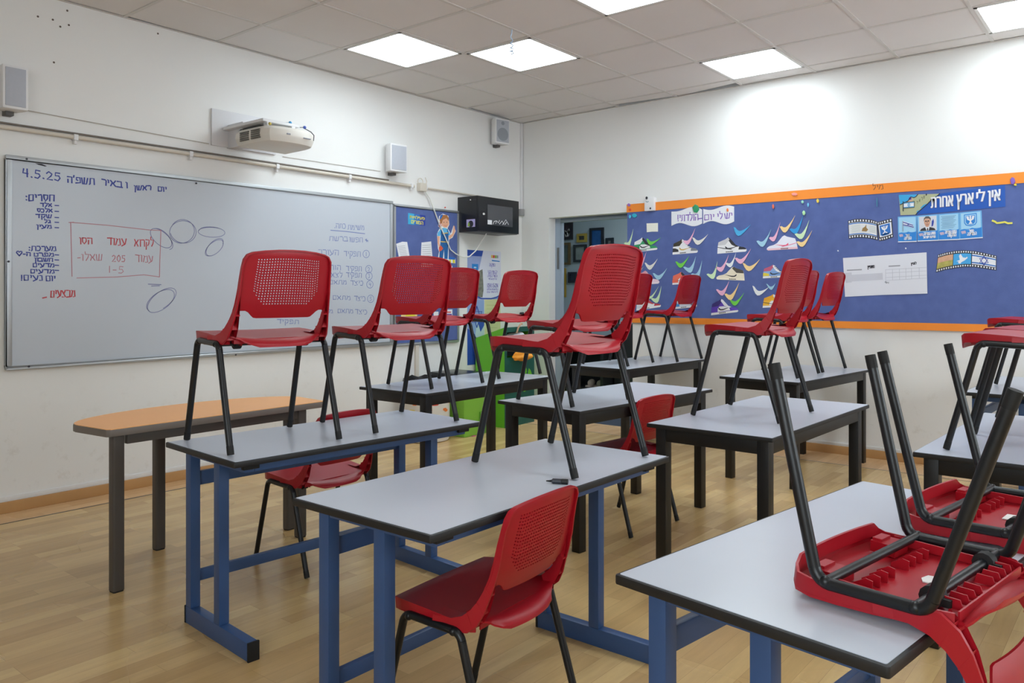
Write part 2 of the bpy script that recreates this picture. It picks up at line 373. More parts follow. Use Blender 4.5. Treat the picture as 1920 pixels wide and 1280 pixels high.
# fluorescent / LED panels
M_LAMP = mat('lamp_diffuser', (1, 1, 1, 1), 0.5, emit=(0.84, 0.95, 1.0, 1), estr=LAMP)
M_LFRAME = mat('lamp_frame', srgb(225, 225, 224), 0.4)
LLAB = {(-1, 0): 'lit square ceiling panel nearest the whiteboard wall, above the projector side', (0, -1): 'lit square ceiling panel with the curled pale ribbon hanging in front of it',
 (-1, -3): 'lit square ceiling panel cut by the top edge of the view, above the room centre', (2, -3): 'lit square ceiling panel close to the wall above the sneaker display',
 (2, -6): 'lit square ceiling panel cut off at the top right, above the blue banner', (-1, -6): 'lit square ceiling panel added out of view over the tables at the right',
 (-4, -3): 'lit square ceiling panel over the viewpoint at the back of the room', (-4, -6): 'lit square ceiling panel added in the unseen back corner behind the viewpoint'}
for (i, j) in LIGHTS:
    x, y = GX+(i+.5)*T, GY+(j+.5)*T
    L = thing('ceiling_light', LLAB[(i, j)], 'light', (x, y, H), 0, 'square panels in the suspended ceiling')
    fr = MB()
    for a in (0, 1, 2, 3):
        M = Matrix.Rotation(a*PI/2, 4, 'Z'); fr.box(-.288, .288, .269, .288, -.003, .03, M_LFRAME, M)
    fr.build('frame', L)
    df = MB(); df.box(-.269, .269, -.269, .269, .001, .02, M_LAMP); df.build('diffuser', L)

# doorway: metal frame and the corridor beyond it
M_STEEL = mat('painted_door_frame', srgb(150, 165, 182), 0.4)
M_CORW = mat('corridor_paint', srgb(150, 164, 172), 0.7, noise=0.03, nscale=2)
M_NAVY = mat('navy_mat', srgb(42, 50, 66), 0.9, noise=0.2, nscale=40)
M_GREEN = mat('green_floor', srgb(140, 172, 70), 0.85, noise=0.15, nscale=30)
d = MB(); d.box(.10, .16, -DS0-.065, -DS0, 0, DZ, M_STEEL); d.box(.10, .16, -DS1, -DS1+.03, 0, DZ, M_STEEL); d.box(.10, .16, -DS1+.03, -DS0-.065, DZ-.04, DZ, M_STEEL)
dr = struct(d.build('door_1', bevel=.004))
d = MB(); d.box(.094, .0995, -DS0-.05, -DS0-.025, 1.45, 1.66, mat('strike_plate', srgb(120, 122, 124), 0.35, metal=.7)); d.build('strike_plate', dr)
CX1 = 2.4
w = MB(); w.box(CX1, CX1+.1, -3.6, 1.6, 0, 2.7, M_CORW); struct(w.build('wall_corridor'))
w = MB(); w.box(.14, CX1, 1.5, 1.6, 0, 2.7, M_CORW); w.box(.14, CX1, -3.6, -3.5, 0, 2.7, M_CORW); struct(w.build('wall_corridor_seal'))  # unseen end walls, put in to seal the corridor against stray light
w = MB(); w.box(.14, CX1+.1, -3.6, 1.6, 2.65, 2.7, M_CORW); struct(w.build('ceiling_corridor'))
w = MB(); quad(w, .02, .62, -3.5, 1.5, 0, M_NAVY); quad(w, .62, CX1, -3.5, 1.5, 0, M_GREEN); struct(w.build('floor_corridor'))
L = thing('ceiling_light', 'lit square ceiling panel added out of view in the corridor beyond the doorway', 'light', (1.2, -.9, 2.64), 0)  # unseen panel added to brighten the corridor
df = MB(); df.box(-.3, .3, -.3, .3, -.02, .005, mat('corridor_fill_diffuser', (1, 1, 1, 1), .5, emit=(.85, .93, 1, 1), estr=CORRIDOR_FILL)); df.build('diffuser', L)
fr = MB(); fr.box(-.31, .31, .3, .31, -.021, .005, M_LFRAME); fr.box(-.31, .31, -.31, -.3, -.021, .005, M_LFRAME); fr.box(.3, .31, -.3, .3, -.021, .005, M_LFRAME); fr.box(-.31, -.3, -.3, .3, -.021, .005, M_LFRAME); fr.build('frame', L)
PICS = [((1050, 417), (1074.7, 449), (30, 26, 34), (44, 30, 40), 'picture in a black frame with small white figures, by the door jamb at the top'),
 ((1083.5, 438.5), (1101.3, 453.7), (158, 138, 60), (50, 52, 52), 'small landscape picture in a yellow frame, high on the corridor wall'),
 ((1107.3, 428), (1132.9, 470.3), (22, 28, 36), (24, 72, 128), 'tall blue picture in a black frame on the corridor wall'),
 ((1137.5, 446.4), (1151.5, 468.4), (26, 36, 44), (98, 106, 108), 'small grey picture in a black frame, rightmost on the corridor wall'),
 ((1050, 455.7), (1070.5, 496), (92, 76, 48), (84, 98, 98), 'grey picture in a brown wooden frame beside the door jamb'),
 ((1077, 459), (1101, 491), (34, 40, 44), (112, 122, 122), 'pale grey picture in a thin black frame, below the small yellow one'),
 ((1050, 503), (1062, 557), (150, 124, 40), (88, 68, 36), 'tall brown picture in a yellow frame, lowest by the door jamb'),
 ((1067, 510), (1082, 530), (28, 32, 44), (40, 50, 70), 'small dark picture half hidden behind the big chair back')]
for k, (a, b2, cf, ci, lab) in enumerate(PICS):
    a0, z0 = WR(a[0], a[1], -CX1); a1, z1 = WR(b2[0], b2[1], -CX1)
    P = thing('wall_picture', lab, 'picture', onwall('R', (a0+a1)/2, z1, -CX1), 0, 'framed pictures on the corridor wall')
    def loc(o): o.matrix_parent_inverse = Matrix.Translation(-Vector(P.location))
    fw = .03; mf = mat('pic_frame_%d' % k, srgb(*cf), .4); mi = mat('pic_image_%d' % k, srgb(*ci), .35, noise=.6, nscale=14)
    q = Wall('R')
    for (x0, x1, y0, y1) in ((a0, a1, z0-fw, z0), (a0, a1, z1, z1+fw), (a0, a0+fw, z1+fw, z0-fw), (a1-fw, a1, z1+fw, z0-fw)):
        q.sheet([(x0, y0), (x1, y0), (x1, y1), (x0, y1)], -CX1+.001, -CX1+.03, mf)
    o = q.build('frame', P); loc(o)
    q = Wall('R'); q.sheet([(a0+fw, z1+fw), (a1-fw, z1+fw), (a1-fw, z0-fw), (a0+fw, z0-fw)], -CX1+.001, -CX1+.012, mi)
    if k in (0, 3):
        rr = random.Random(k)
        for n in range(12):
            cx = rr.uniform(a0+fw+.03, a1-fw-.02); cz = rr.uniform(z1+fw+.02, (z0+z1)/2); q.ell((cx, cz), .012, .03, -CX1+.012, -CX1+.0135, mat('pic_white', srgb(190, 190, 190), .5), 8)
    o = q.build('image', P); loc(o)
# dark low bench with pale things, and a dark cabinet at the far jamb
M_BLACK = mat('black_laminate', srgb(22, 22, 26), .5)
B = thing('shoe_bench', 'low black bench standing against the corridor wall beyond the doorway', 'bench', (2.1, .82, 0))
q = MB(); q.box(-.3, .25, -.58, .58, .0, .06, M_BLACK); q.box(.2, .25, -.58, .58, .06, .5, M_BLACK); q.box(-.3, .25, -.58, -.54, .06, .5, M_BLACK); q.box(-.3, .25, .54, .58, .06, .5, M_BLACK); q.build('carcass', B, bevel=.004)
q = MB(); q.box(-.32, .25, -.59, .59, .5, .55, M_BLACK); q.build('top', B, bevel=.006)
M_PALE = mat('pale_leather', srgb(196, 176, 164), .6)
for n, (px, py, lab) in enumerate(((1109, 716, 'pinkish pale small object on the dark bench shelf, left one of the pair'), (1126, 717, 'beige pale small object on the dark bench shelf, right one of the pair'))):
    p = FZ(px, py, .06); k = (1.98-p.x); p = CAM+(_ray(px, py))*((1.98-CAM.x)/_ray(px, py).x)
    q = MB(); q.ball((0, 0, .045), .045, M_PALE if n == 0 else mat('beige_leather', srgb(168, 160, 140), .6), 12, 8, (1.6, .8, 1)); q.box(-.08, .08, -.036, .036, 0, .018, MATS['pale_leather'])
    o = q.build('shoe', smooth=True); o.location = (1.98, p.y, .06); tag(o, lab, 'shoe', 'pale things on the corridor bench')
q = MB(); q.box(1.98, 2.32, -.06, .20, 0, .84, M_BLACK); o = q.build('bin', bevel=.01); tag(o, 'black narrow bin standing by the corridor wall beside the low bench', 'bin')
# ================================================================== CHAIRS AND TABLES
S = 1.0526                       # furniture scale (small pupils' size)
M_RED = mat('red_plastic', srgb(164, 16, 32), 0.38, noise=0.05, nscale=12, spec=0.42)
M_STEELB = mat('black_tube', srgb(15, 17, 21), 0.36, spec=0.45)
M_CAP = mat('black_rubber', srgb(12, 12, 13), 0.7)
def interp(t, xs, ys):
    if t <= xs[0]: return ys[0]
    for a in range(len(xs)-1):
        if t <= xs[a+1]: return ys[a]+(ys[a+1]-ys[a])*(t-xs[a])/(xs[a+1]-xs[a])
    return ys[-1]
PATH = [(.1885, -.0, .376, -.0, .347), (.187, -.055, .3735, -.06, .343), (.183, -.085, .383, -.100, .346), (.178, -.107, .400, -.126, .366), (.172, -.125, .423, -.143, .396),
 (.167, -.139, .449, -.155, .430), (.163, -.152, .481, -.168, .467), (.160, -.163, .52, -.180, .511), (.158, -.172, .56, -.187, .553), (.156, -.182, .596, -.195, .593), (.152, -.188, .622, -.204, .620),
 (.142, -.192, .638, -.207, .637), (.125, -.196, .646, -.210, .645), (.09, -.203, .651, -.217, .651), (.045, -.209, .655, -.222, .655), (0, -.211, .656, -.224, .656)]
class CB(MB):
    def build(s, *a, **k):
        s.v = [(p[0]*S, p[1]*S, p[2]*S) for p in s.v]; return super().build(*a, **k)
def seat_mesh():
    b = CB()
    rows = [(.160, .362, .145, .0), (.157, .373, .163, .001), (.145, .380, .178, .002), (.115, .382, .186, .002), (.06, .379, .188, .003), (.0, .374, .188, .004), (-.05, .369, .187, .004),
            (-.085, .366, .181, .008), (-.115, .363, .168, .012), (-.130, .360, .136, .004), (-.147, .354, .122, .0), (-.160, .346, .104, 0), (-.165, .338, .080, 0)]
    n = 14; vs = []
    for (y, z, w, dsh) in rows:
        for i in range(n+1):
            u = -1+2*i/n; vs.append((u*w, y-(.008*u*u if y > .1 else 0)+(.010*u*u if y < -.14 else 0), z+dsh*u*u-.005*(1-u*u)*(1 if -.13 < y < .13 else 0)))
    m = len(vs); fs = []; R = len(rows)
    for r in range(R-1):
        for i in range(n):
            a = r*(n+1)+i; fs.append([a+n+1, a+n+2, a+1, a])
    bot = [(x, y, z-.0045) for x, y, z in vs]
    fb = [[i+m for i in q[::-1]] for q in fs]
    ring = [i for i in range(n+1)]+[r*(n+1)+n for r in range(1, R)]+[(R-1)*(n+1)+i for i in range(n-1, -1, -1)]+[r*(n+1) for r in range(R-2, 0, -1)]
    side = [[ring[k], ring[(k+1) % len(ring)], ring[(k+1) % len(ring)]+m, ring[k]+m] for k in range(len(ring))]
    b.add(vs+bot, fs+fb+side, M_RED)
    # skirt round the front and both sides
    loop = [r*(n+1) for r in range(8, 0, -1)]+[i for i in range(n+1)]+[r*(n+1)+n for r in range(1, 9)]
    L = len(loop); P = [vs[i] for i in loop]; sv = []
    for k, p in enumerate(P):
        t = Vector(P[min(k+1, L-1)])-Vector(P[max(k-1, 0)]); nrm = Vector((-t.y, t.x, 0)).normalized()   # inward or outward
        if nrm.dot(Vector((-p[0], -p[1], 0))) < 0: nrm = -nrm
        hz = .030 if abs(p[0]) < .18 or p[1] < .1 else .030
        q = Vector(p); o1 = q+nrm*.002-Vector((0, 0, hz)); i1 = q+nrm*.007-Vector((0, 0, hz)); i0 = q+nrm*.006-Vector((0, 0, .003))
        sv += [tuple(q), tuple(o1), tuple(i1), tuple(i0)]
    sf = []
    for k in range(L-1):
        for c in range(3): a = k*4+c; sf.append([a, a+4, a+5, a+1])
    b.add(sv, sf, M_RED)
    # moulded ribs and clip blocks underneath
    for k in range(-4, 5):
        x = k*.030
        if abs(x) < .002: continue
        b.prism([(.0, 0), (.032, 0), (.032, -.008), (.012, -.020), (.0, -.018)], x-.0012, x+.0012, M_RED, Matrix(((0, 0, 1, 0), (1, 0, 0, .030), (0, 1, 0, .369), (0, 0, 0, 1))))
        b.prism([(.0, 0), (.034, 0), (.030, -.016), (.006, -.016)], x-.0012, x+.0012, M_RED, Matrix(((0, 0, 1, 0), (1, 0, 0, -.112), (0, 1, 0, .355), (0, 0, 0, 1))))
    for sx in (-1, 1):
        cx = sx*.115
        b.prism([(-.03, 0), (.03, 0), (.024, .05), (-.024, .05)], .350, .371, M_RED, Matrix(((1, 0, 0, cx), (0, 1, 0, .078), (0, 0, 1, 0), (0, 0, 0, 1))))
        b.box(cx-.020, cx+.020, .108, .126, .345, .372, M_RED)
        b.box(sx*.158-.002, sx*.158+.002, -.10, .11, .350, .366, M_RED)
    b.box(-.150, .150, -.116, -.113, .346, .362, M_RED)
    return b
def back_mesh():
    b = CB()
    full = [(-x, a, c, d, e) for (x, a, c, d, e) in PATH]+[p for p in PATH[::-1][1:]]
    N = len(full); vs = []
    for k, (x, yf, zf, yr, zr) in enumerate(full):
        p0 = full[max(0, k-1)]; p1 = full[min(N-1, k+1)]
        t = Vector((p1[0]-p0[0], p1[2]-p0[2])).normalized(); nx, nz = t.y, -t.x      # inward for a left-over-top-right walk
        vs += [(x, yf, zf), (x, yr, zr), (x+nx*.005, yr, zr+nz*.005), (x+nx*.005, yf-.004, zf+nz*.005)]
    fs = []
    for k in range(N-1):
        for c in range(3): a = k*4+c; fs.append([a+1, a+5, a+4, a])
    b.add(vs, fs, M_RED)
    zs = [p[2] for p in PATH[3:12]]; yfs = [p[1] for p in PATH[3:12]]
    tx = [p[0] for p in PATH[10:]][::-1]; tz = [p[2] for p in PATH[10:]][::-1]
    def zb(u):
        a = abs(u); return .430 if a < .56 else (.430+.025*(1-math.cos(PI*min(1, (a-.56)/.22)))/2)
    def zt(u): return interp(abs(u)*.152, tx, tz)-.0005
    def P(u, v, off=0.0):
        z = zb(u)+(zt(u)-zb(u))*v; x = u*(.1665+(.1525-.1665)*min(1, max(0, (z-.45)/.17)))
        y = interp(z, zs, yfs)-.021*(1-u*u)-.0015
        return (x, y-off, z)
    NU, NV = 35, 26; th = .0042
    gv = [P(-1+2*i/NU, j/NV, o) for o in (0, th) for j in range(NV+1) for i in range(NU+1)]
    M1 = (NU+1)*(NV+1); gf = []; n0 = None
    hv = []; hf = []
    for j in range(NV):
        for i in range(NU):
            a = j*(NU+1)+i; uc = -1+2*(i+.5)/NU; vc = (j+.5)/NV
            lim = .74 if vc > .4 else .44+.30*(vc-.18)/.22
            if vc > .80: lim = .70
            if .20 < vc < .885 and abs(uc) < lim:
                u0, u1 = -1+2*(i+.22)/NU, -1+2*(i+.78)/NU; v0, v1 = (j+.30)/NV, (j+.72)/NV
                k = 2*M1+len(hv); q = [(u0, v0), (u1, v0), (u1, v1), (u0, v1)]
                hv += [P(*p) for p in q]+[P(p[0], p[1], th) for p in q]
                o = [a, a+1, a+NU+2, a+NU+1]
                for c in range(4):
                    d = (c+1) % 4
                    hf.append([o[c], o[d], k+d, k+c]); hf.append([o[d]+M1, o[c]+M1, k+4+c, k+4+d]); hf.append([k+c, k+d, k+4+d, k+4+c])
            else:
                gf.append([a, a+1, a+NU+2, a+NU+1]); gf.append([a+M1+NU+1, a+M1+NU+2, a+M1+1, a+M1])
    for i in range(NU): gf.append([i+M1, i+M1+1, i+1, i])
    b.add(gv+hv, gf+hf, M_RED)
    # lower part of the two posts: front face, inner wall, cross ribs
    for sx in (-1, 1):
        fv = []; iv = []
        for k in range(0, 6): x, yf, zf, yr, zr = PATH[k]; fv += [(sx*x, yf, zf), (sx*.147, yf-.003, zf)]
        
        b.add(fv, [[2*k, 2*k+1, 2*k+3, 2*k+2] if sx > 0 else [2*k+2, 2*k+3, 2*k+1, 2*k] for k in range(5)], M_RED)
        for dx in (0, .003):
            iv = []
            for k, fct in zip(range(2, 9), (1, 1, 1, 1, .75, .35, 0)):
                x, yf, zf, yr, zr = PATH[k]; iv += [(sx*(.147+dx+.0006*(k-2 if k > 4 else 0)), yf-.003, zf), (sx*(.147+dx+.0006*(k-2 if k > 4 else 0)), yf+(yr-yf)*fct, zf+(zr-zf)*fct)]
            b.add(iv, [[2*k, 2*k+1, 2*k+3, 2*k+2] for k in range(6)], M_RED)
        for t in (2.6, 3.9, 5.2):
            k = int(t); fr = t-k; A = [PATH[k][c]+(PATH[k+1][c]-PATH[k][c])*fr for c in range(5)]
            q = [(sx*.147, A[1], A[2]), (sx*A[0], A[1], A[2]), (sx*A[0], A[3]+.001, A[4]), (sx*.147, A[3]+.001, A[4])]
            b.add([(x, y, z) for x, y, z in q]+[(x, y-.0005, z+.0035) for x, y, z in q], [[0, 1, 2, 3], [7, 6, 5, 4], [0, 3, 7, 4], [2, 6, 7, 3], [1, 2, 6, 5], [0, 4, 5, 1]], M_RED)
    return b
def bent(p0, c, p1, r, n=5):
    """round the corner c of the path p0-c-p1; returns the arc points"""
    p0, c, p1 = Vector(p0), Vector(c), Vector(p1); a = (p0-c).normalized(); d = (p1-c).normalized()
    ang = a.angle(d); l = r/math.tan(ang/2); s = c+a*l; e = c+d*l; bis = (a+d).normalized(); o = c+bis*(r/math.sin(ang/2))
    out = []
    va = s-o; vb = e-o; tot = va.angle(vb); ax = va.cross(vb).normalized()
    for k in range(n+1): out.append(o+Matrix.Rotation(tot*k/n, 3, ax) @ va)
    return out
GCH = 'red plastic classroom chairs'
def make_chair():
    root = thing('classroom_chair', '', 'chair', group=GCH)
    se = seat_mesh().build('seat', root, smooth=True, angle=42, weld=True)
    bk = back_mesh().build('backrest', root, smooth=True, angle=40)
    for sx in (-1, 1):
        f0 = (sx*.19, .185, .012); F = (sx*.187, .094, .353); B = (sx*.187, -.084, .346); b0 = (sx*.19, -.185, .012)
        a1 = bent(f0, F, B, .028); a2 = bent(F, B, b0, .028)
        for foot, a, top in ((f0, a1, a1[0]), (b0, a2, a2[-1])):
            q = CB(); q.tube([foot, (Vector(foot)+Vector(top))/2, top], .0105, M_STEELB, 10); lg = q.build('leg', root, smooth=True)
            q = CB(); dv = (Vector(top)-Vector(foot)).normalized(); p = Vector(foot); q.tube([p-dv*.012, p, p+dv*.016], .0125, M_CAP, 10, rs=[.0108, .0111, .0108]); q.build('foot_cap', lg, smooth=True)
        q = CB(); q.tube([tuple(p) for p in a1]+[tuple(p) for p in a2], .0105, M_STEELB, 10); q.build('side_rail', root, smooth=True)
    for y, z in ((.078, .349), (-.066, .345)):
        q = CB(); q.tube([(-.190, y, z), (0, y, z), (.190, y, z)], .0085, M_STEELB, 10); q.ball((-.190, y, z), .0105, M_STEELB); q.ball((.190, y, z), .0105, M_STEELB); q.build('crossbar', root, smooth=True)
    for sx in (-1, 1):
        q = CB(); q.tube([(sx*.120-.012, -.066, .345), (sx*.120-.011, -.066, .345), (sx*.120+.011, -.066, .345), (sx*.120+.012, -.066, .345)], .018, M_CAP, 12, rs=[.012, .0185, .0185, .012])
        q.box(sx*.120-.010, sx*.120+.010, -.095, -.060, .342, .354, M_CAP); q.build('clamp', root, smooth=True)
    return root
ZT = 0.668                       # table top height
CHAIRS = [  # x, y, rotation, z, label
 (-4.365, -2.418, -7.7, ZT, 'red chair on the left end of the table before the orange one'),
 (-3.808, -2.471, -5.9, ZT, 'red chair on the right end of the table before the orange one'),
 (-2.711, -1.602, -2.8, ZT, 'left of two red chairs on the black table nearest the pin board'),
 (-2.088, -1.549, -1.9, ZT, 'right of two red chairs on the black table nearest the pin board'),
 (-3.960, -3.494, 0.5, ZT, 'large red chair standing on the front table beside the black pen'),
 (-2.778, -2.675, -9.1, ZT, 'red chair mostly hidden behind the large chair with the pen'),
 (-0.892, -1.725, 2.9, ZT, 'left of two red chairs on the far table by the doorway'),
 (-0.321, -1.846, -0.9, ZT, 'right of two red chairs on the far table by the doorway'),
 (-2.660, -3.592, 1.2, ZT, 'red chair with a worn seat edge, alone on the middle right black table'),
 (-0.922, -3.026, 0.5, ZT, 'left of two red chairs on the table against the display board wall'),
 (-0.431, -3.040, -4.0, ZT, 'right of two red chairs on the table against the display board wall'),
 (-2.830, -4.662, -2.8, ZT, 'nearest upright red chair at the right edge, on the black table'),
 (-2.350, -4.660, -6.0, ZT, 'second red chair at the right edge, behind the nearest upright one'),
 (-0.899, -4.449, -4.5, ZT, 'farthest red chair at the right edge, on the blue-legged table by the wall'),
 (-4.410, -3.560, 4.0, 0, 'red chair on the floor pushed under the front table with the pen'),
 (-3.807, -1.981, -0.5, 0, 'red chair on the floor between the orange table and a blue-framed table'),
 (-2.484, -2.796, -5.5, 0, 'red chair on the floor at the middle black table'),
]
proto = make_chair()
for k, (x, y, a, z, lab) in enumerate(CHAIRS):
    c = proto if k == 0 else copy_tree(proto)
    c.location = (x, y, z+.0036); c.rotation_euler = (0, 0, math.radians(a)); c['label'] = lab
FLIP = [(-4.449, -4.704, 1.066, -8.4, 2.0, 0.9, 'nearer of two red chairs lying upside down on the nearest table'),
        (-3.910, -4.751, 1.066, -9.2, 1.0, 0.0, 'farther of two red chairs lying upside down on the nearest table')]
M_STICK = mat('white_sticker', srgb(225, 222, 220), 0.6)
for k, (x, y, z, a, tx, ty, lab) in enumerate(FLIP):
    c = copy_tree(proto); c['label'] = lab
    M = Matrix.Rotation(math.radians(a), 4, 'Z') @ Matrix.Rotation(math.radians(ty), 4, 'Y') @ Matrix.Rotation(math.radians(tx), 4, 'X') @ Matrix.Rotation(PI, 4, 'Y')
    c.matrix_world = Matrix.Translation((x, y, z)) @ M
    bpy.context.view_layer.update()
    lo = min((o.matrix_world @ Vector(v.co)).z for o in c.children for v in o.data.vertices if o.name.startswith('seat') and (lambda p: p.y > -4.8087-(p.x+4.227)*.1418+.004)(o.matrix_world @ Vector(v.co)))
    c.location.z += ZT+.0015-lo
    print('FLIP', k, 'shift', ZT-lo)
    q = CB(); q.prism([(-.022, -.012), (-.008, -.017), (.02, -.012), (.024, .006), (.008, .014), (-.014, .011)] if k == 0 else [(-.024, -.012), (.022, -.014), (.026, .010), (-.02, .013)], .3605, .3625, M_STICK, Matrix.Translation((0.0, -.02, 0)))
    s = q.build('sticker', c); s['label'] = 'white paper sticker under the seat'

M_TOP = mat('grey_laminate', srgb(192, 198, 210), 0.28, noise=0.035, nscale=5, spec=0.45)
M_EDGE = mat('black_edge', srgb(20, 20, 22), 0.5)
M_BLUEF = mat('blue_frame_paint', srgb(48, 78, 124), 0.42, noise=0.12, nscale=9)
M_BLKF = mat('black_frame_paint', srgb(12, 12, 13), 0.4)
def top_parts(root, l, w, th, r, inset=.007):
    q = MB(); q.prism(rrect(-l/2, l/2, -w/2, w/2, r, 4), ZT-th, ZT-.001, M_EDGE); q.build('edge_band', root, bevel=.0035)
    q = MB(); q.prism(rrect(-l/2+inset, l/2-inset, -w/2+inset, w/2-inset, max(.004, r-inset), 4), ZT-.006, ZT, M_TOP); q.build('tabletop', root)
def make_blue(l=1.085, w=.53):
    root = thing('school_table', '', 'table', group='blue-framed school tables')
    top_parts(root, l, w, .020, .006)
    zt = ZT-.021
    for sx in (-1, 1):
        x0 = sx*(l/2-.075); X = (x0-.018, x0+.018)
        q = MB(); q.box(X[0], X[1], -w/2+.02, w/2-.035, .0, .062, M_BLUEF); ft = q.build('foot_bar', root, bevel=.003)
        for yy in (-w/2+.016, w/2-.039):
            q = MB(); q.box(X[0]-.002, X[1]+.002, yy, yy+.009, 0.0, .064, M_CAP); q.build('end_cap', ft, bevel=.002)
        for y0 in (w/2-.080, w/2-.305):
            q = MB(); q.box(X[0], X[1], y0, y0+.042, .062, zt-.001, M_BLUEF); q.build('leg', root, bevel=.003)
        q = MB(); q.box(X[0], X[1], -w/2+.045, w/2-.085, zt-.03, zt, M_BLUEF); q.build('top_support', root, bevel=.003)
        for yy in (-w/2+.03, w/2-.06):
            q = MB(); q.box(X[0]-.01-.03*(sx > 0)*0, X[1]+.01, yy, yy+.02, zt-.018, zt, M_CAP); q.build('support_pad', root, bevel=.003)
    xi = l/2-.075-.018
    for (yy, z0, z1, nm) in ((w/2-.068, .505, .555, 'stretcher'), (w/2-.066, .150, .190, 'stretcher'), (-w/2+.045, zt-.03, zt, 'apron_rail')):
        q = MB(); q.box(-xi, xi, yy, yy+.022, z0, z1, M_BLUEF); q.build(nm, root, bevel=.003)
    return root
def make_black(l=1.15, w=.555):
    root = thing('school_table', '', 'table', group='black-framed school tables')
    top_parts(root, l, w, .018, .004, .004)
    zt = ZT-.019; i = .028; lg = .048
    for sx in (-1, 1):
        for sy in (-1, 1):
            x = sx*(l/2-i-lg/2); y = sy*(w/2-i-lg/2)
            q = MB(); q.box(x-lg/2, x+lg/2, y-lg/2, y+lg/2, 0, zt, M_BLKF); q.build('leg', root, bevel=.003)
    a = l/2-i-lg; c = w/2-i-.012
    for sy in (-1, 1):
        q = MB(); q.box(-a, a, sy*c-.011, sy*c+.011, zt-.055, zt, M_BLKF); q.build('apron_rail', root, bevel=.002)
    a2 = w/2-i-lg; c2 = l/2-i-.012
    for sx in (-1, 1):
        q = MB(); q.box(sx*c2-.011, sx*c2+.011, -a2, a2, zt-.055, zt, M_BLKF); q.build('apron_rail', root, bevel=.002)
    return root
BLUE = [(-4.078, -2.465, -4.02, 'blue-framed grey table with two chairs on it, beside the orange table'), (-4.236, -3.481, 0.02, 'blue-framed grey table at the front with a pen and one chair'),
        (-4.227, -4.541, -8.07, 'blue-framed grey table at lower right carrying the two upturned chairs'), (-0.66, -4.46, -2.0, 'blue-legged table by the right wall, mostly outside the view at the right edge')]
BLACK = [(-2.497, -1.614, .68, 'black-framed table nearest the whiteboard wall, in front of the green bins'), (-2.476, -2.706, -5.17, 'black-framed table in the middle, behind the front table with the pen'),
         (-0.654, -1.77, -2.17, 'black-framed table farthest back in front of the doorway'), (-2.594, -3.628, -1.30, 'black-framed table at middle right with one chair, clear legs on the open floor'),
         (-0.706, -3.078, -5.39, 'black-framed table by the wall below the display board, carrying two chairs'), (-2.555, -4.665, -1.9, 'black-framed table at the right edge of the view behind the upturned chairs')]
for mk, LST in ((make_blue, BLUE), (make_black, BLACK)):
    p = mk()
    for k, (x, y, a, lab) in enumerate(LST):
        c = p if k == 0 else copy_tree(p); c.location = (x, y, 0); c.rotation_euler = (0, 0, math.radians(a)); c['label'] = lab

# orange half-oval teacher's table
M_ORT = mat('orange_laminate', srgb(252, 184, 116), 0.4, noise=0.03, nscale=6)
M_GREYP = mat('grey_edge', srgb(112, 104, 98), 0.5); M_GREYL = mat('dark_grey_leg', srgb(74, 69, 66), 0.45)
O = thing('side_table', 'orange-topped table with a curved back edge and dark grey legs', 'table', (-4.1, -1.5, 0), math.radians(1.4))
xl, xr, yf_, yc = -.525, .525, -.215, .02
prof = [(xl+.012, yf_), (xr-.012, yf_), (xr, yf_+.012), (xr+.02, yc)]+[(.545*math.cos(a), yc+.25*math.sin(a)) for a in [PI*k/22 for k in range(1, 22)]]+[(xl-.02, yc), (xl, yf_+.012)]
ZO = .668
q = MB(); q.prism(prof, ZO-.032, ZO-.002, M_GREYP); q.build('edge_band', O, bevel=.004)
q = MB(); q.prism([(x*.994, y*.994) for x, y in prof], ZO-.006, ZO, M_ORT); q.build('tabletop', O)
for (x, y) in ((-.468, -.17), (.412, -.165), (-.10, .215), (.455, -.01)):
    q = MB(); q.prism(rrect(x-.023, x+.023, y-.023, y+.023, .009), .006, ZO-.033, M_GREYL); lg = q.build('leg', O, smooth=True)
    q = MB(); q.prism(rrect(x-.021, x+.021, y-.021, y+.021, .008), 0, .008, M_CAP); q.build('foot_cap', lg)
q = MB(); q.box(-.43, .42, -.178, -.152, ZO-.075, ZO-.033, M_GREYL); q.build('apron_rail', O, bevel=.003)
q = MB(); q.box(-.07, .36, .19, .21, ZO-.075, ZO-.033, M_GREYL); q.build('apron_rail', O, bevel=.003)

# black pen on the front table
p0 = FZ(1024, 905.5, ZT); p1 = FZ(1065, 908, ZT); dv = (p1-p0); ln = dv.length
P = thing('pen', 'dark marker pen lying on the front table beside the chair leg', 'pen', (p0.x, p0.y, ZT), math.atan2(dv.y, dv.x))
q = MB(); q.tube([(.016, 0, .0075), (.02, 0, .0075), (ln*.7, 0, .0075), (ln*.72, 0, .0075)], .0075, mat('pen_dark', srgb(52, 54, 62), .4), 12, rs=[.004, .0075, .0075, .006]); q.build('barrel', P, smooth=True)
q = MB(); q.tube([(0, 0, .0065), (.012, 0, .007), (.017, 0, .0072)], .004, mat('pen_black', srgb(22, 22, 24), .5), 10, rs=[.0015, .003, .004]); q.build('tip', P, smooth=True)
q = MB(); q.tube([(ln*.72, 0, .0075), (ln*.74, 0, .0075), (ln, 0, .0075)], .0078, mat('pen_black', srgb(22, 22, 24), .5), 12); q.build('cap', P, smooth=True)
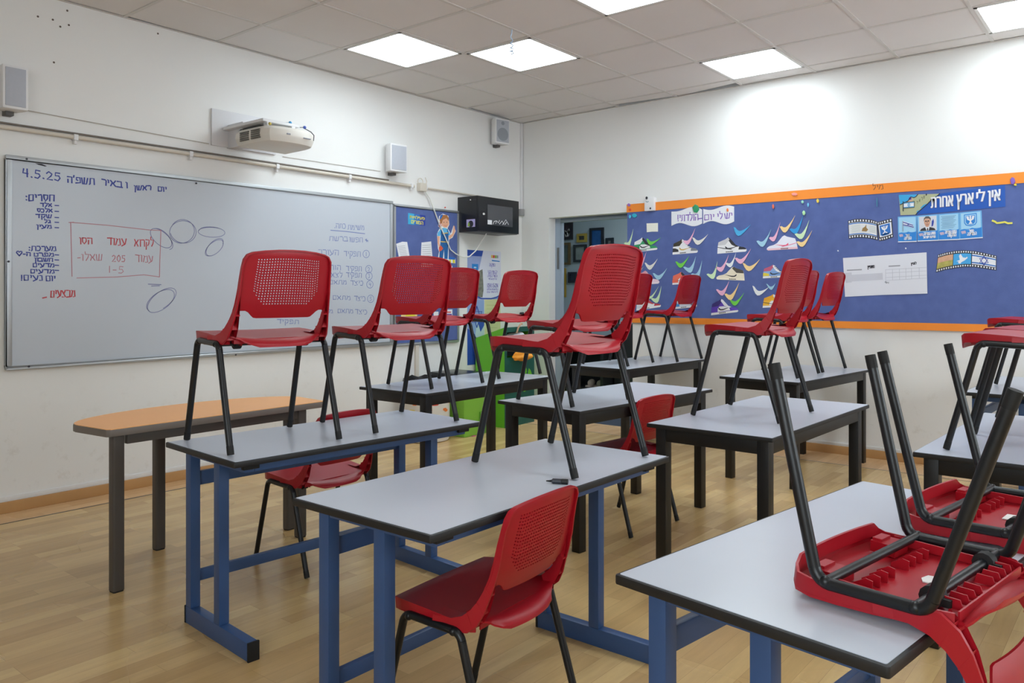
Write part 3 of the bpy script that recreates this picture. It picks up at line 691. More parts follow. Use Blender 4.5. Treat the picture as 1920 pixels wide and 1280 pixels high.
# ================================================================== WHITEBOARD WALL
M_ALU = mat('aluminium', srgb(176, 180, 184), 0.35, metal=0.6)
M_WB = mat('whiteboard_surface', srgb(190, 197, 207), 0.28, noise=0.03, nscale=1.5, spec=0.45)
M_INKB = mat('ink_blue', srgb(52, 66, 150), 0.6); M_INKP = mat('ink_pale_blue', srgb(112, 126, 180), 0.6); M_INKR = mat('ink_red', srgb(190, 62, 70), 0.6); M_INKPK = mat('ink_pale_red', srgb(184, 118, 130), 0.6)
M_INKD = mat('ink_doodle', srgb(116, 120, 165), 0.6); M_INKK = mat('ink_black', srgb(40, 40, 50), 0.6)
WX0, WX1, WZ0, WZ1 = -4.432, -1.684, .786, 1.975
WBD = .022
T_ = thing('whiteboard', 'long grey-white whiteboard with blue and red handwriting on the left wall', 'whiteboard', (-3.06, 0, WZ0))
def under(o, root):
    o.parent = root; bpy.context.view_layer.update(); o.matrix_parent_inverse = root.matrix_world.inverted(); return o
bpy.context.view_layer.update()
q = Wall('L'); q.sheet([(WX0+.02, WZ0+.02), (WX1-.02, WZ0+.02), (WX1-.02, WZ1-.02), (WX0+.02, WZ1-.02)], .002, .018, M_WB); under(q.build('writing_surface'), T_)
q = Wall('L')
for (a, b, c, e) in ((WX0, WX1, WZ0, WZ0+.024), (WX0, WX1, WZ1-.024, WZ1), (WX0, WX0+.028, WZ0+.024, WZ1-.024), (WX1-.028, WX1, WZ0+.024, WZ1-.024)): q.sheet([(a, c), (b, c), (b, e), (a, e)], .001, .028, M_ALU)
under(q.build('frame', bevel=.003), T_)
d = .0186
def wl(u, v): return WL(u, v, d)
def block(name, fn, lab=None):
    q = Wall('L'); fn(q); o = under(q.build(name), T_)
    if lab: o['label'] = lab
for t, u0, u1, v0, v1, h, w_, rt_ in (('4.5.25', 42, 113, 330, 339, 14, .0075, False), ("תשפ'ה", 126, 177, 342, 346, 11, .008, True), ("באיר", 191, 229, 346, 351, 10, .008, True), ("ו", 236, 239, 352, 352, 10, .008, True), ("ראשן", 252, 283, 356, 356, 8, .008, True), ("יום", 296, 312, 358, 359, 8, .008, True)):
    block('date_word', lambda q: hand(q, t, u0, u1, v0, v1, h, w_, d, M_INKB, wl, rtl=rt_), 'word of the blue date line')
def f_list(rows, dash):
    def g(q):
        for t, u0, u1, v, h in rows: hand(q, t, u0, u1, v, v+.5, h, .0066 if h < 10 else .008, d, M_INKB, wl)
        for v in dash: q.stroke([wl(103, v), wl(110, v+.4)], .006, d, M_INKB)
    return g
block('name_list', f_list((("חסרים:", 48, 102, 376, 11), ("אלד", 76, 97, 387, 6), ("אלכס", 70, 98, 397.5, 6.2), ("שקד", 67, 97, 408, 6.2), ("גל", 83, 95, 417.5, 5.2), ("מעין", 69, 97, 427.5, 6)), (385, 396, 407.5, 416.5, 426.5)), 'short blue list with a heading')
block('lesson_list', f_list((("מערכת:", 54, 105, 469.5, 8), ("מפרט", 64, 101, 480, 6), ("ה-", 43, 57, 479, 6), ("♡", 30, 42, 479, 9), ("חשבון", 65, 99, 489.5, 6), ("מדעים", 62, 102, 500, 6.5), ("מדעים", 57, 102, 511.5, 6.5), ("יום", 86, 104, 526, 9), ("נעים!", 39, 80, 525, 9)), (477.5, 487, 497, 506.5)), 'blue list with a heart drawn beside it')
def f_red1(q): hand(q, "מבצעים", 95, 141, 557, 556, 12, .007, d, M_INKR, wl); q.stroke([wl(80, 558.5), wl(87, 557)], .007, d, M_INKR)
block('red_word', f_red1, 'single red handwritten word')
def f_red2(q):
    hand(q, "לקרוא", 252, 288, 461, 462, 12, .006, d, M_INKR, wl); hand(q, "עמוד", 201, 237, 458, 460, 12, .0065, d, M_INKR, wl); hand(q, "הסו", 149, 173, 457, 457, 11, .0065, d, M_INKR, wl)
    hand(q, "עמוד", 254, 287, 490, 492, 12, .0055, d, M_INKPK, wl); hand(q, "205", 210, 235, 490, 491, 12, .0055, d, M_INKPK, wl, rtl=False); hand(q, "שאלו-", 145, 192, 488, 488, 11, .005, d, M_INKPK, wl)
    hand(q, "1-5", 203, 232, 511, 512, 12, .0045, d, M_INKPK, wl, rtl=False)
    for pl in ([(129, 417), (138, 416.5)], [(132.5, 417), (134, 470), (135, 518)], [(132, 416.7), (200, 422), (280, 431), (302, 432)], [(301.7, 431), (300, 480), (299, 519)], [(144, 521), (220, 519), (270, 515), (299, 519)]): q.stroke([wl(*p) for p in pl], .0042, d, M_INKPK)
block('boxed_note', f_red2, 'red handwritten lines inside a drawn box')
ROWS = [((("משימת", 652, 683, 430, 8), ("כתה.", 627, 648, 427, 8)), None), ((("חפשו", 655, 680, 453, 8), ("ברשת", 617, 652, 451, 8), ("*", 684, 691, 454, 8)), None), ((("תפקיד", 645, 676, 480, 9), ("העורך", 597, 635, 477, 9)), (686.6, 476, '1')), ((("תפקיד", 649, 678, 507, 8), ("הור", 620, 639, 505, 8)), (691.5, 504.5, '2')),
        ((("תפקיד", 649, 678, 519, 8), ("לצאי", 617, 642, 519, 8)), (692, 517.5, '3')), ((("כיצד", 657, 681, 534, 8), ("מתאם", 618, 650, 532, 7)), (693.5, 533, '4')), ((("כיצד", 664, 685, 563, 8), ("מתאם", 624, 657, 561, 7)), (695, 560, '5')), ((("כיצד", 666, 688, 588, 8), ("מתאם", 633, 662, 586, 7), ("מ", 617, 624, 586, 6)), None), ((("תפקיד", 520, 560, 606, 7),), None)]
def f_row(words, num):
    def g(q):
        for txt, u0, u1, v, h in words: hand(q, txt, u0, u1, v, v+1, h, .0052, d, M_INKP, wl)
        if num:
            u, v, n = num
            q.stroke([wl(u+6*math.cos(a), v+7*math.sin(a)) for a in [2*PI*k/18 for k in range(19)]], .0045, d, M_INKP); hand(q, n, u-2, u+2, v+3.5, v+3.5, 7, .0045, d, M_INKP, wl)
        elif v0_: q.stroke([wl(620, 431.5), wl(650, 434), wl(684, 438)], .006, d, M_INKP)
    return g
for k, (words, num) in enumerate(ROWS):
    v0_ = k == 0; block('list_row', f_row(words, num), 'pale blue handwritten row at the right end of the board')
def loop(cu, cv, ru, rv, rot, turns=1.9, a0=0.0):
    n = int(26*turns); pts = []
    for k in range(n+1):
        a = a0+2*PI*turns*k/n; g = 1+.07*math.sin(k*.37)+.05*(k/n)
        x = ru*g*math.cos(a); y = rv*g*math.sin(a); pts.append(wl(cu+x*math.cos(rot)-y*math.sin(rot), cv+x*math.sin(rot)+y*math.cos(rot)))
    block('doodle', lambda q: q.stroke(pts, .004, d, M_INKD))
loop(342.5, 434, 23, 21, 0, 1.9, 3.6); loop(398, 435, 25, 9, .08, 1.3, 3.3); loop(402, 464, 20, 10, -.75, 1.7, 2.5); loop(303, 447, 24, 12, .75, 1.5, 3.5); loop(302, 563, 30, 15, -.62, 1.8, 3.0)
block('doodle', lambda q: (q.stroke([wl(278, 532.5), wl(302, 533.5)], .005, d, M_INKD), q.stroke([wl(284, 536), wl(299, 535.5)], .005, d, M_INKD)))
block('smudge', lambda q: q.sheet([wl(*p) for p in ((66, 306), (78, 307), (88, 311.5), (84, 312), (72, 309))], d, d+.0004, M_INKK))
for (u, v) in ((50, 298), (368, 343.5), (16, 490), (442, 665), (54, 687)): block('screw', lambda q: q.ell(WL(u, v, .028), .006, .006, .026, .030, M_INKK, 8))

# corkboard beside it
M_FELT = mat('blue_felt', srgb(90, 106, 160), 0.95, noise=0.16, nscale=14, spec=0.1, bump=0.3, bscale=200)
KX0, KX1, KZ0, KZ1 = -1.668, -.906, .772, 1.958
T2 = thing('pin_board', 'narrow blue pin board between the whiteboard and the black cabinet', 'pin board', (-1.29, 0, KZ0)); bpy.context.view_layer.update()
q = Wall('L'); q.sheet([(KX0+.015, KZ0+.015), (KX1-.015, KZ0+.015), (KX1-.015, KZ1-.015), (KX0+.015, KZ1-.015)], .002, .014, M_FELT); under(q.build('felt'), T2)
q = Wall('L')
for (a, b, c, e) in ((KX0, KX1, KZ0, KZ0+.02), (KX0, KX1, KZ1-.02, KZ1), (KX0, KX0+.02, KZ0+.02, KZ1-.02), (KX1-.02, KX1, KZ0+.02, KZ1-.02)): q.sheet([(a, c), (b, c), (b, e), (a, e)], .001, .022, M_ALU)
under(q.build('frame', bevel=.003), T2)
kd = .0145
def kl(u, v): return WL(u, v, kd)
M_YEL = mat('yellow_print', srgb(226, 216, 60), .6); M_CYAN = mat('cyan_card', srgb(60, 170, 216), .5); M_DBL = mat('deep_blue_card', srgb(40, 62, 158), .5); M_MBL = mat('mid_blue_card', srgb(46, 112, 190), .5)
M_PAPER = mat('white_paper', srgb(226, 228, 234), .7); M_PRINT = mat('grey_print', srgb(150, 154, 164), .8); M_REDP = mat('red_print', srgb(206, 70, 60), .6)
q = Wall('L'); A, B_, C_, D_ = (765, 399), (797.5, 404), (797, 423.5), (765, 420)
def lerp2(p, r, t): return (p[0]+(r[0]-p[0])*t, p[1]+(r[1]-p[1])*t)
for k, (t0, t1, m) in enumerate(((0, .35, M_CYAN), (.35, .68, M_MBL), (.68, 1, M_DBL))):
    q.sheet([kl(*lerp2(A, B_, t0)), kl(*lerp2(A, B_, t1)), kl(*lerp2(D_, C_, t1)), kl(*lerp2(D_, C_, t0))], kd, kd+.001, m)
printed(q, 'פעילויות', WL(768, 409, kd), WL(796, 412.5, kd), .030, kd+.0014, M_YEL, bold=.0016); printed(q, 'המורים', WL(771, 418.5, kd), WL(793, 421.5, kd), .030, kd+.0014, M_YEL, bold=.0016)
tag(q.build('sign_card'), 'small blue sign with two lines of yellow Hebrew letters on the narrow pin board', 'sign')
# cut-out child figure (generic)
M_SKIN = mat('paper_skin', srgb(232, 176, 146), .6); M_HAIR = mat('paper_hair', srgb(176, 116, 66), .6); M_OVER = mat('paper_overall', srgb(28, 96, 160), .6); M_SHIRT = mat('paper_shirt', srgb(96, 184, 232), .6); M_GOLD = mat('paper_gold', srgb(220, 184, 84), .6); M_WCUT = mat('paper_white_cut', srgb(236, 238, 240), .7)
q = Wall('L'); k2 = kd
def zk(x, y): return kl(730+x/11.64, 390+y/11.64)
def zp(pts, lv, m): q.sheet([zk(*p) for p in pts], kd+lv*.0006, kd+(lv+1)*.0006, m)
zp([(1085, 180), (1165, 120), (1290, 170), (1310, 360), (1270, 440), (1340, 560), (1400, 380), (1450, 500), (1380, 640), (1300, 690), (1290, 1090), (1440, 1080), (1440, 1205), (1130, 1175), (1050, 1160), (1085, 950), (1060, 880), (1040, 560), (1100, 430), (1065, 400)], 0, M_WCUT)
zp([(1100, 480), (1180, 430), (1240, 440), (1320, 540), (1325, 590), (1280, 600), (1270, 560), (1120, 560), (1105, 610), (1045, 610), (1050, 540)], 1, M_SHIRT)
zp([(1120, 560), (1140, 440), (1165, 440), (1160, 540), (1265, 530), (1255, 450), (1275, 460), (1290, 560), (1285, 780), (1270, 1110), (1200, 1105), (1190, 900), (1165, 1100), (1085, 1095), (1110, 760)], 2, M_OVER)
zp([(1150, 545), (1280, 530), (1280, 548), (1152, 565)], 3, M_GOLD); zp([(1120, 720), (1285, 735), (1285, 752), (1120, 742)], 3, M_GOLD)
zp([(1130, 240), (1200, 200), (1290, 250), (1300, 350), (1260, 420), (1200, 425), (1150, 390), (1125, 320)], 2, M_SKIN)
zp([(1110, 330), (1090, 250), (1170, 150), (1250, 150), (1295, 220), (1290, 280), (1240, 220), (1160, 260), (1140, 340)], 3, M_HAIR)
zp([(1090, 230), (1110, 160), (1170, 130), (1150, 190), (1110, 250)], 4, mat('paper_cap', srgb(40, 110, 190), .6)); zp([(1075, 390), (1085, 300), (1115, 330), (1140, 400), (1100, 420)], 3, M_REDP)
for (x, y) in ((1185, 310), (1250, 310)): q.ell(zk(x, y), .004, .005, kd+.003, kd+.0036, M_INKK, 8)
q.stroke([zk(1190, 375), zk(1220, 395), zk(1250, 375)], .003, kd+.0037, M_REDP)
zp([(1045, 610), (1100, 615), (1090, 760), (1110, 840), (1080, 850), (1050, 760)], 2, M_SKIN); zp([(1290, 610), (1370, 560), (1400, 380), (1420, 390), (1440, 500), (1390, 610), (1310, 680)], 2, M_SKIN)
zp([(1075, 860), (1120, 815), (1170, 880), (1140, 920), (1085, 950)], 4, mat('paper_orange_red', srgb(222, 92, 62), .6))
zp([(1290, 1060), (1440, 1080), (1430, 1130), (1290, 1115)], 2, mat('paper_bench', srgb(38, 104, 190), .6)); zp([(1310, 1120), (1340, 1120), (1350, 1190), (1300, 1185)], 2, M_YEL); zp([(1380, 1125), (1420, 1125), (1430, 1200), (1380, 1195)], 2, M_YEL)
tag(q.build('paper_figure'), 'paper cut-out of a child in blue overalls raising one hand, on the narrow pin board', 'paper cut-out')
def paper(name, side, pts, d0, m, lab, cat='paper', lines=None, group=None, th=.0012):
    q = Wall(side); q.sheet(pts, d0, d0+th, m)
    if lines:
        for (p0, p1, w_, mm) in lines: q.stroke([p0, p1], w_, d0+th+.0003, mm)
    return tag(q.build(name), lab, cat, group)
def tl(a, b, ts, w_, m, side='L'): return None
ln = [(kl(746+k*.8, 462+k*3), kl(759+k*.7, 460.5+k*3), .003, M_PRINT) for k in range(8)]
paper('paper_sheet', 'L', [kl(742.5, 457), kl(754, 453), kl(763, 453.5), kl(770, 494), kl(750, 494)], .016, M_PAPER, 'white printed sheet pinned askew at the left of the narrow pin board', lines=ln)
ln = [(kl(791.5, 460+k*4), kl(807.5, 459+k*4), .003, M_PRINT) for k in range(8)]
paper('paper_sheet', 'L', [kl(790, 454.5), kl(808, 452.5), kl(812, 500), kl(788, 500)], .016, M_PAPER, 'white printed sheet hanging straight at the middle of the narrow pin board', lines=ln)
paper('paper_card', 'L', [kl(834, 498), kl(848, 498), kl(848, 512), kl(834, 512)], kd, M_PAPER, 'small white card with a red line below the paper child figure', lines=[(kl(836, 506), kl(846, 506), .012, M_REDP), (kl(836, 510), kl(846, 510), .008, M_DBL)])
paper('paper_card', 'L', [kl(834, 580), kl(848, 580), kl(848, 594), kl(834, 594)], kd, M_PAPER, 'white card with a violet print, lower right on the narrow pin board', lines=[(kl(836, 590), kl(846, 590), .018, mat('violet_print', srgb(110, 80, 160), .7)), (kl(837, 585), kl(845, 585), .01, M_REDP)])
paper('paper_card', 'L', [kl(752, 585), kl(782, 586), kl(782, 604), kl(752, 604)], kd, mat('cream_paper', srgb(230, 214, 150), .7), 'cream and yellow card low on the narrow pin board, seen through the chair back', lines=[(kl(764, 595), kl(774, 595), .06, M_YEL)])
paper('paper_card', 'L', [kl(813, 584), kl(822, 584), kl(822, 603), kl(813, 603)], kd, M_PAPER, 'white card with a blue print beside the yellow card, low on the pin board', lines=[(kl(814.5, 598), kl(820.5, 598), .02, M_DBL)])
q = MB(); q.ball((*[kl(833.5, 389)[0], -.022], kl(833.5, 389)[1]), .007, M_REDP, 8, 6); tag(q.build('push_pin', smooth=True), 'red push pin in the top frame of the narrow pin board', 'pin')

# conduit above the board, its clips, thin cable, junction box
M_BEIGE = mat('beige_conduit', srgb(206, 198, 186), .5); M_WPL = mat('white_plastic', srgb(224, 224, 226), .45); M_GRILL = mat('speaker_grille', srgb(176, 180, 190), .6, noise=.05, nscale=60)
ZR = 2.124
T3 = thing('wall_conduit', 'beige cable conduit running along the wall above the whiteboard', 'conduit', (-3, 0, ZR)); bpy.context.view_layer.update()
q = MB(); q.tube([(RX+.02, -.022, ZR), (-3, -.022, ZR), (-1.45, -.022, ZR)], .013, M_BEIGE, 10); q.tube([(RX+.02, -.012, ZR+.024), (-3, -.012, ZR+.024), (-1.72, -.012, ZR+.022)], .006, mat('grey_cable', srgb(120, 112, 104), .6), 8); under(q.build('tube', smooth=True), T3)
for (u, v) in ((141, 258), (357, 290), (519, 316), (771, 347), (655, 335)):
    x, z = WL(u, v, .02); q = MB(); q.box(x-.012, x+.012, -.038, 0, ZR-.018, ZR+.016, M_WPL); q.box(x-.008, x+.008, -.03, 0, ZR-.04, ZR-.018, M_WPL); under(q.build('clip', bevel=.003), T3)
jx, jz = WL(793, 350, .03)
J = thing('junction_box', 'small cream junction box with looped wires, right of the whiteboard above the pin board', 'box', (jx, 0, jz)); bpy.context.view_layer.update()
q = MB(); q.box(jx-.045, jx+.03, -.05, 0, jz-.04, jz+.03, M_BEIGE); under(q.build('box', bevel=.006), J)
q = MB(); q.tube([(jx-.05+.03*math.cos(a)+.02, -.03, jz+.04+.03*math.sin(a)) for a in [PI*1.15-PI*1.3*k/8 for k in range(9)]], .004, M_BEIGE, 6); q.tube([(jx+.03, -.03, jz+.02), (jx+.045, -.03, jz+.05), (jx+.035, -.02, jz+.085)], .004, M_BEIGE, 6); q.box(jx+.03, jx+.05, -.035, 0, jz-.02, jz+.02, M_WPL); under(q.build('wires', smooth=True), J)
q = MB(); q.tube([(-1.40, -.02, ZR), (-1.0, -.02, ZR-.002), (-.1, -.02, ZR-.01)], .008, M_BEIGE, 8); tag(q.build('thin_conduit', smooth=True), 'thin beige conduit running from the junction box behind the black cabinet', 'conduit')
q = MB(); q.tube([(-4.6, -.005, 2.246), (-3.9, -.005, 2.228), (-3.26, -.005, 2.213)], .003, mat('thin_cable', srgb(186, 180, 172), .6), 6); q.tube([(-2.7, -.005, 2.205), (-1.8, -.005, 2.21)], .002, MATS['thin_cable'], 6); tag(q.build('thin_cable', smooth=True), 'thin pale cable stapled along the wall above the beige conduit', 'cable')
q = MB(); q.box(-.028, -.008, -.022, 0, 2.05, H-.002, M_WPL); tag(q.build('corner_conduit', bevel=.003), 'narrow white vertical conduit in the corner of the two walls', 'conduit')
q = MB(); q.box(-.06, -.005, -.04, 0, 1.985, 2.05, mat('grey_box', srgb(150, 150, 150), .5)); tag(q.build('corner_box', bevel=.004), 'tiny grey box at the lower end of the white corner conduit', 'box')
q = MB(); q.box(-1.428, -1.392, -.022, 0, .10, KZ0-.005, M_BEIGE); tag(q.build('drop_conduit', bevel=.003), 'beige vertical conduit dropping from the narrow pin board to the floor', 'conduit')

# speakers
def speaker(name, lab, x, z, w_, h_, dp, rz, tilt, grill_round=False):
    s_ = thing(name, lab, 'speaker', (x, 0, z), 0, 'white wall loudspeakers')
    M = Matrix.Translation((0, -.03, 0)) @ Matrix.Rotation(rz, 4, 'Z') @ Matrix.Rotation(tilt, 4, 'X')
    q = MB(); q.prism([(-w_/2+.02, 0), (w_/2-.02, 0), (w_/2, -dp*.55), (w_/2, -dp), (-w_/2, -dp), (-w_/2, -dp*.55)], -h_/2, h_/2, M_WPL, M); q.build('cabinet', s_, bevel=.006)
    q = MB(); q.prism([(-w_/2+.012, -dp-.004), (w_/2-.012, -dp-.004), (w_/2-.012, -dp+.002), (-w_/2+.012, -dp+.002)], -h_/2+.014, h_/2-.014, M_GRILL, M)
    g = q.build('grille', s_, bevel=.002)
    if grill_round:
        q = MB(); R2 = Matrix.Rotation(PI/2, 4, 'X'); q.prism([(.062*math.cos(a), .062*math.sin(a)-.03) for a in [2*PI*k/24 for k in range(24)]], dp+.003, dp+.0055, mat('driver_cone', srgb(140, 146, 154), .7), M @ R2)
        q.prism([(.018*math.cos(a), .018*math.sin(a)+.075) for a in [2*PI*k/16 for k in range(16)]], dp+.003, dp+.0055, MATS['driver_cone'], M @ R2); q.build('driver', g)
    q = MB(); q.box(-.02, .02, -.06, 0, -h_/2-.022, -h_/2+.02, mat('dark_bracket', srgb(88, 86, 84), .5)); q.build('bracket', s_, bevel=.003)
    return s_
speaker('wall_speaker', 'white loudspeaker cut off by the left edge, above the end of the whiteboard', -4.425, 2.325, .12, .235, .115, 0, .0)
speaker('wall_speaker', 'white loudspeaker in the middle of the left wall, between the projector and the junction box', -1.70, 2.318, .165, .225, .10, -.10, .0)
speaker('wall_speaker', 'white loudspeaker highest in the corner, just under the ceiling', -.41, 2.745, .165, .235, .10, -.22, .0, True)

# projector
PX, PZ = -3.07, 2.185
T4 = thing('projector', 'white ultra-short-throw projector on a wall arm above the whiteboard', 'projector', (PX, 0, PZ)); bpy.context.view_layer.update()
q = Wall('L'); x0, z0 = WL(395, 203); x1, z1 = WL(515, 287)
q.sheet([(x0, WL(395, 272)[1]), (x1, WL(395, 272)[1]), (x1, z0), (x0, z0)], .001, .016, mat('backboard', srgb(212, 212, 216), .5)); under(q.build('back_board', bevel=.002), T4)
M_PB = mat('projector_white', srgb(222, 218, 210), .45)
bx0, bx1, by0, by1, bz0, bz1 = -3.185, -2.80, -.60, -.20, 2.178, 2.288
lay = []
for (ins, z) in ((.045, bz0), (.016, bz0+.012), (.002, bz0+.045), (.0, bz0+.06), (.006, bz1-.02), (.03, bz1)):
    p = []
    base = [(bx0, by1), (bx0, by0+.10)]+[(bx0+(bx1-bx0)*t, by0+.10-.10*math.sin(PI*min(1, max(0, t)))**.38) for t in [k/14 for k in range(1, 14)]]+[(bx1, by0+.10), (bx1, by1)]
    cx, cy = (bx0+bx1)/2, (by0+by1)/2
    for (x, y) in base: v = Vector((x-cx, y-cy)); l = v.length; v *= (l-ins)/l; p.append((cx+v.x, cy+v.y, z))
    lay.append(p)
q = MB(); n = len(lay[0]); q.add([p for L_ in lay for p in L_], [[r*n+i, r*n+(i+1) % n, (r+1)*n+(i+1) % n, (r+1)*n+i] for r in range(len(lay)-1) for i in range(n)]+[list(range(n))[::-1], list(range((len(lay)-1)*n, len(lay)*n))], M_PB)
under(q.build('body', smooth=True, weld=True, angle=30), T4)
M_VENT = mat('vent_dark', srgb(96, 92, 84), .6)
q = MB()
for (ya, yb) in ((-.36, -.26), (-.49, -.39)):
    for k in range(5): z = bz0+.030+k*.0125; q.box(bx0-.004, bx0+.01, ya, yb, z, z+.008, M_VENT)
under(q.build('vent'), T4)
q = MB(); q.box(-3.13, -3.07, -.20, 0, 2.20, 2.36, MATS['backboard']); q.box(-3.17, -2.90, -.50, -.02, 2.315, 2.335, M_WPL); q.box(-3.14, -3.11, -.50, -.46, 2.28, 2.32, M_WPL); q.box(-2.96, -2.93, -.5, -.46, 2.28, 2.32, M_WPL); under(q.build('arm', bevel=.004), T4)
q = MB(); q.box(-3.13, -2.86, -.40, -.16, 2.288, 2.312, mat('mount_dark', srgb(70, 70, 68), .5)); under(q.build('mount_plate', bevel=.003), T4)
for (x, y, z, m, nm) in ((-2.93, -.44, 2.352, mat('cyan_knob', srgb(60, 150, 200), .4), 'knob'), (-2.86, -.50, 2.325, mat('blue_knob', srgb(70, 100, 190), .4), 'knob'), (-3.12, -.50, 2.305, mat('yellow_knob', srgb(190, 170, 80), .4), 'knob')):
    q = MB(); q.ball((x, y, z), .011, m, 10, 6); q.tube([(x-.03, y+.01, z-.004), (x, y, z)], .004, M_ALU, 6); under(q.build(nm, smooth=True), T4)
q = MB(); q.tube([(-2.86, -.505, 2.315), (-2.845, -.55, 2.29), (-2.85, -.59, 2.262), (-2.855, -.592, 2.225)], .003, M_INKK, 6); under(q.build('cable', smooth=True), T4)
q = MB(); q.box(-3.06, -3.035, -.602, -.596, 2.235, 2.243, M_PRINT); q.box(-2.935, -2.88, -.600, -.590, 2.228, 2.234, M_PRINT); under(q.build('logo'), T4)

# black network cabinet
cx0 = -.905; cz1 = 2.083; cz0 = 1.765
def atx(u, v, x): k = _ray(u, v); return CAM+k*((x-CAM.x)/k.x)
cyf = atx(898, 362, cx0).y
def aty(u, v, y): k = _ray(u, v); return CAM+k*((y-CAM.y)/k.y)
cx1 = aty(973, 374, cyf).x
T5 = thing('network_cabinet', 'black wall-mounted network cabinet with a glazed door, in the corner above the poster', 'cabinet', (cx0, 0, cz0)); bpy.context.view_layer.update()
M_CAB = mat('cabinet_black', srgb(18, 20, 26), .35); M_SMOKE = mat('smoked_glass', srgb(72, 74, 80), .12, spec=.6)
q = MB(); q.box(cx0, cx1, cyf+.02, 0, cz0, cz1, M_CAB); under(q.build('body', bevel=.004), T5)
q = MB(); q.box(cx0, cx1, cyf, cyf+.019, cz0+.004, cz1-.004, M_CAB); dr5 = under(q.build('door', bevel=.004), T5)
def cf(u, v): p = aty(u, v, cyf); return (p.x, p.z)
g0 = cf(914, 383); g1 = cf(961, 423)
q = Wall('L'); gz0, gz1 = cf(914, 421)[1], cf(914, 383)[1]; q.sheet([(g0[0], gz0), (g1[0], gz0), (g1[0], gz1), (g0[0], gz1)], -cyf, -cyf+.002, M_SMOKE); under(q.build('glass'), dr5)
q = MB(); p = cf(906.5, 401); q.ball((p[0], cyf-.004, p[1]), .011, M_WPL, 10, 6); under(q.build('lock', smooth=True), dr5)
q = Wall('L'); a = cf(914, 412); b = cf(922, 421); q.sheet([(a[0], b[1]), (b[0], b[1]), (b[0], a[1]), (a[0], a[1])], -cyf+.002, -cyf+.0026, M_PAPER)
for pl in ([(924, 420), (926, 415), (930, 414)], [(929, 419), (931, 414), (934, 418), (936, 413)], [(936, 420), (941, 414), (944, 420)], [(942, 421), (948, 412), (952, 419), (953, 421)], [(946, 421), (949, 417)]): q.stroke([cf(*p) for p in pl], .006, -cyf+.0032, M_PAPER)
lg = under(q.build('door_lettering'), dr5); lg['label'] = 'white sticker and white lettering on the glass'
q = MB(); sy = [atx(u, 418, cx0).y for u in (875, 891)]; sz = [atx(883, v, cx0).z for v in (425.5, 411)]
q.box(cx0-.002, cx0-.0005, sy[1], sy[0], sz[0], sz[1], mat('sticker_lilac', srgb(176, 168, 214), .5)); cyc = (sy[0]+sy[1])/2; wd = (sy[0]-sy[1])
q.prism([(cyc+wd*.3*math.cos(a), sz[0]+(sz[1]-sz[0])*.4+.03*math.sin(a)) for a in [2*PI*k/14 for k in range(14)]], .0022, .0028, M_INKK, Matrix(((0, 0, -1, cx0), (1, 0, 0, 0), (0, 1, 0, 0), (0, 0, 0, 1))))
q.prism([(cyc+wd*.1, sz[0]+.008), (cyc+wd*.35, sz[0]+.008), (cyc+wd*.3, sz[0]+.04), (cyc+wd*.15, sz[0]+.04)], .0029, .0034, M_GREEN, Matrix(((0, 0, -1, cx0), (1, 0, 0, 0), (0, 1, 0, 0), (0, 0, 0, 1))))
st = under(q.build('sticker'), T5); st['label'] = 'lilac square sticker on the cabinet side'
q = MB(); yy = [atx(u, 373, cx0).y for u in (872, 893)]; q.box(cx0-.001, cx0+.003, yy[1], yy[0], cz1-.040, cz1-.028, M_INKK); q.ball((cx0-.002, (yy[0]+yy[1])/2, cz1-.034), .006, M_WPL, 8, 6); under(q.build('side_slot'), T5)
# white cord hanging across the pin board into the cabinet
pts = [(793, 352, .03), (806, 372, .03), (812, 388, .03), (822, 415, .03), (835, 445, .03), (845, 468, .03), (855, 476, .04), (868, 482, .05), (880, 481, .07), (892, 470, .10), (903, 452, .13), (912, 438, .15)]
q = MB(); q.tube([(*[WL(u, v, dd_)[0], -dd_], WL(u, v, dd_)[1]) for u, v, dd_ in pts], .0055, mat('white_cord', srgb(226, 226, 222), .6), 8)
tag(q.build('hanging_cord', smooth=True), 'white cord hanging across the narrow pin board up into the black cabinet', 'cord')

# poster and sheets under the cabinet
M_PW = mat('poster_white', srgb(214, 216, 232), .5); M_PB2 = mat('poster_blue', srgb(40, 76, 170), .5); M_PLB = mat('poster_light_blue', srgb(140, 164, 214), .5); M_STONE = mat('poster_stone', srgb(120, 122, 112), .6, noise=.9, nscale=26); M_PSKY = mat('poster_sky', srgb(150, 166, 214), .5, noise=.25, nscale=6); M_EMB = mat('emblem_blue', srgb(44, 132, 206), .5)
def pw(u, v): return WL(u, v, 0)
q = Wall('L'); X0, X1 = pw(876, 500)[0], pw(939, 500)[0]; Zt, Zb = pw(876, 468)[1], pw(876, 561)[1]
def pp(a, b): return (X0+(X1-X0)*a, Zb+(Zt-Zb)*b)
def psh(pts, lv, m): q.sheet([pp(*p) for p in pts], .001+lv*.0005, .0015+lv*.0005, m)
psh([(0, 0), (1, 0), (1, 1), (0, 1)], 0, M_PW); psh([(0, 1), (.46, 1), (.42, .88), (0, .88)], 1, M_PB2); psh([(0, .88), (.42, .88), (.34, .62), (.1, .55), (0, .6)], 1, M_PSKY); psh([(0, .55), (.2, .52), (.44, .62), (.47, .2), (.44, .04), (.3, .04), (0, .1)], 1, M_STONE)
psh([(.13, .72), (.31, .72), (.31, .55), (.27, .515), (.17, .515), (.13, .55)], 2, M_EMB); psh([(.2, .56), (.24, .56), (.225, .60), (.235, .62), (.20, .62), (.21, .60)], 3, M_PAPER); psh([(.18, .64), (.26, .64), (.25, .66), (.19, .66)], 3, M_PAPER)
for k, m in enumerate((M_GOLD, M_REDP, M_GREEN, M_PRINT)): psh([(.70+k*.055, .86), (.75+k*.055, .86), (.75+k*.055, .92), (.70+k*.055, .92)], 1, m)
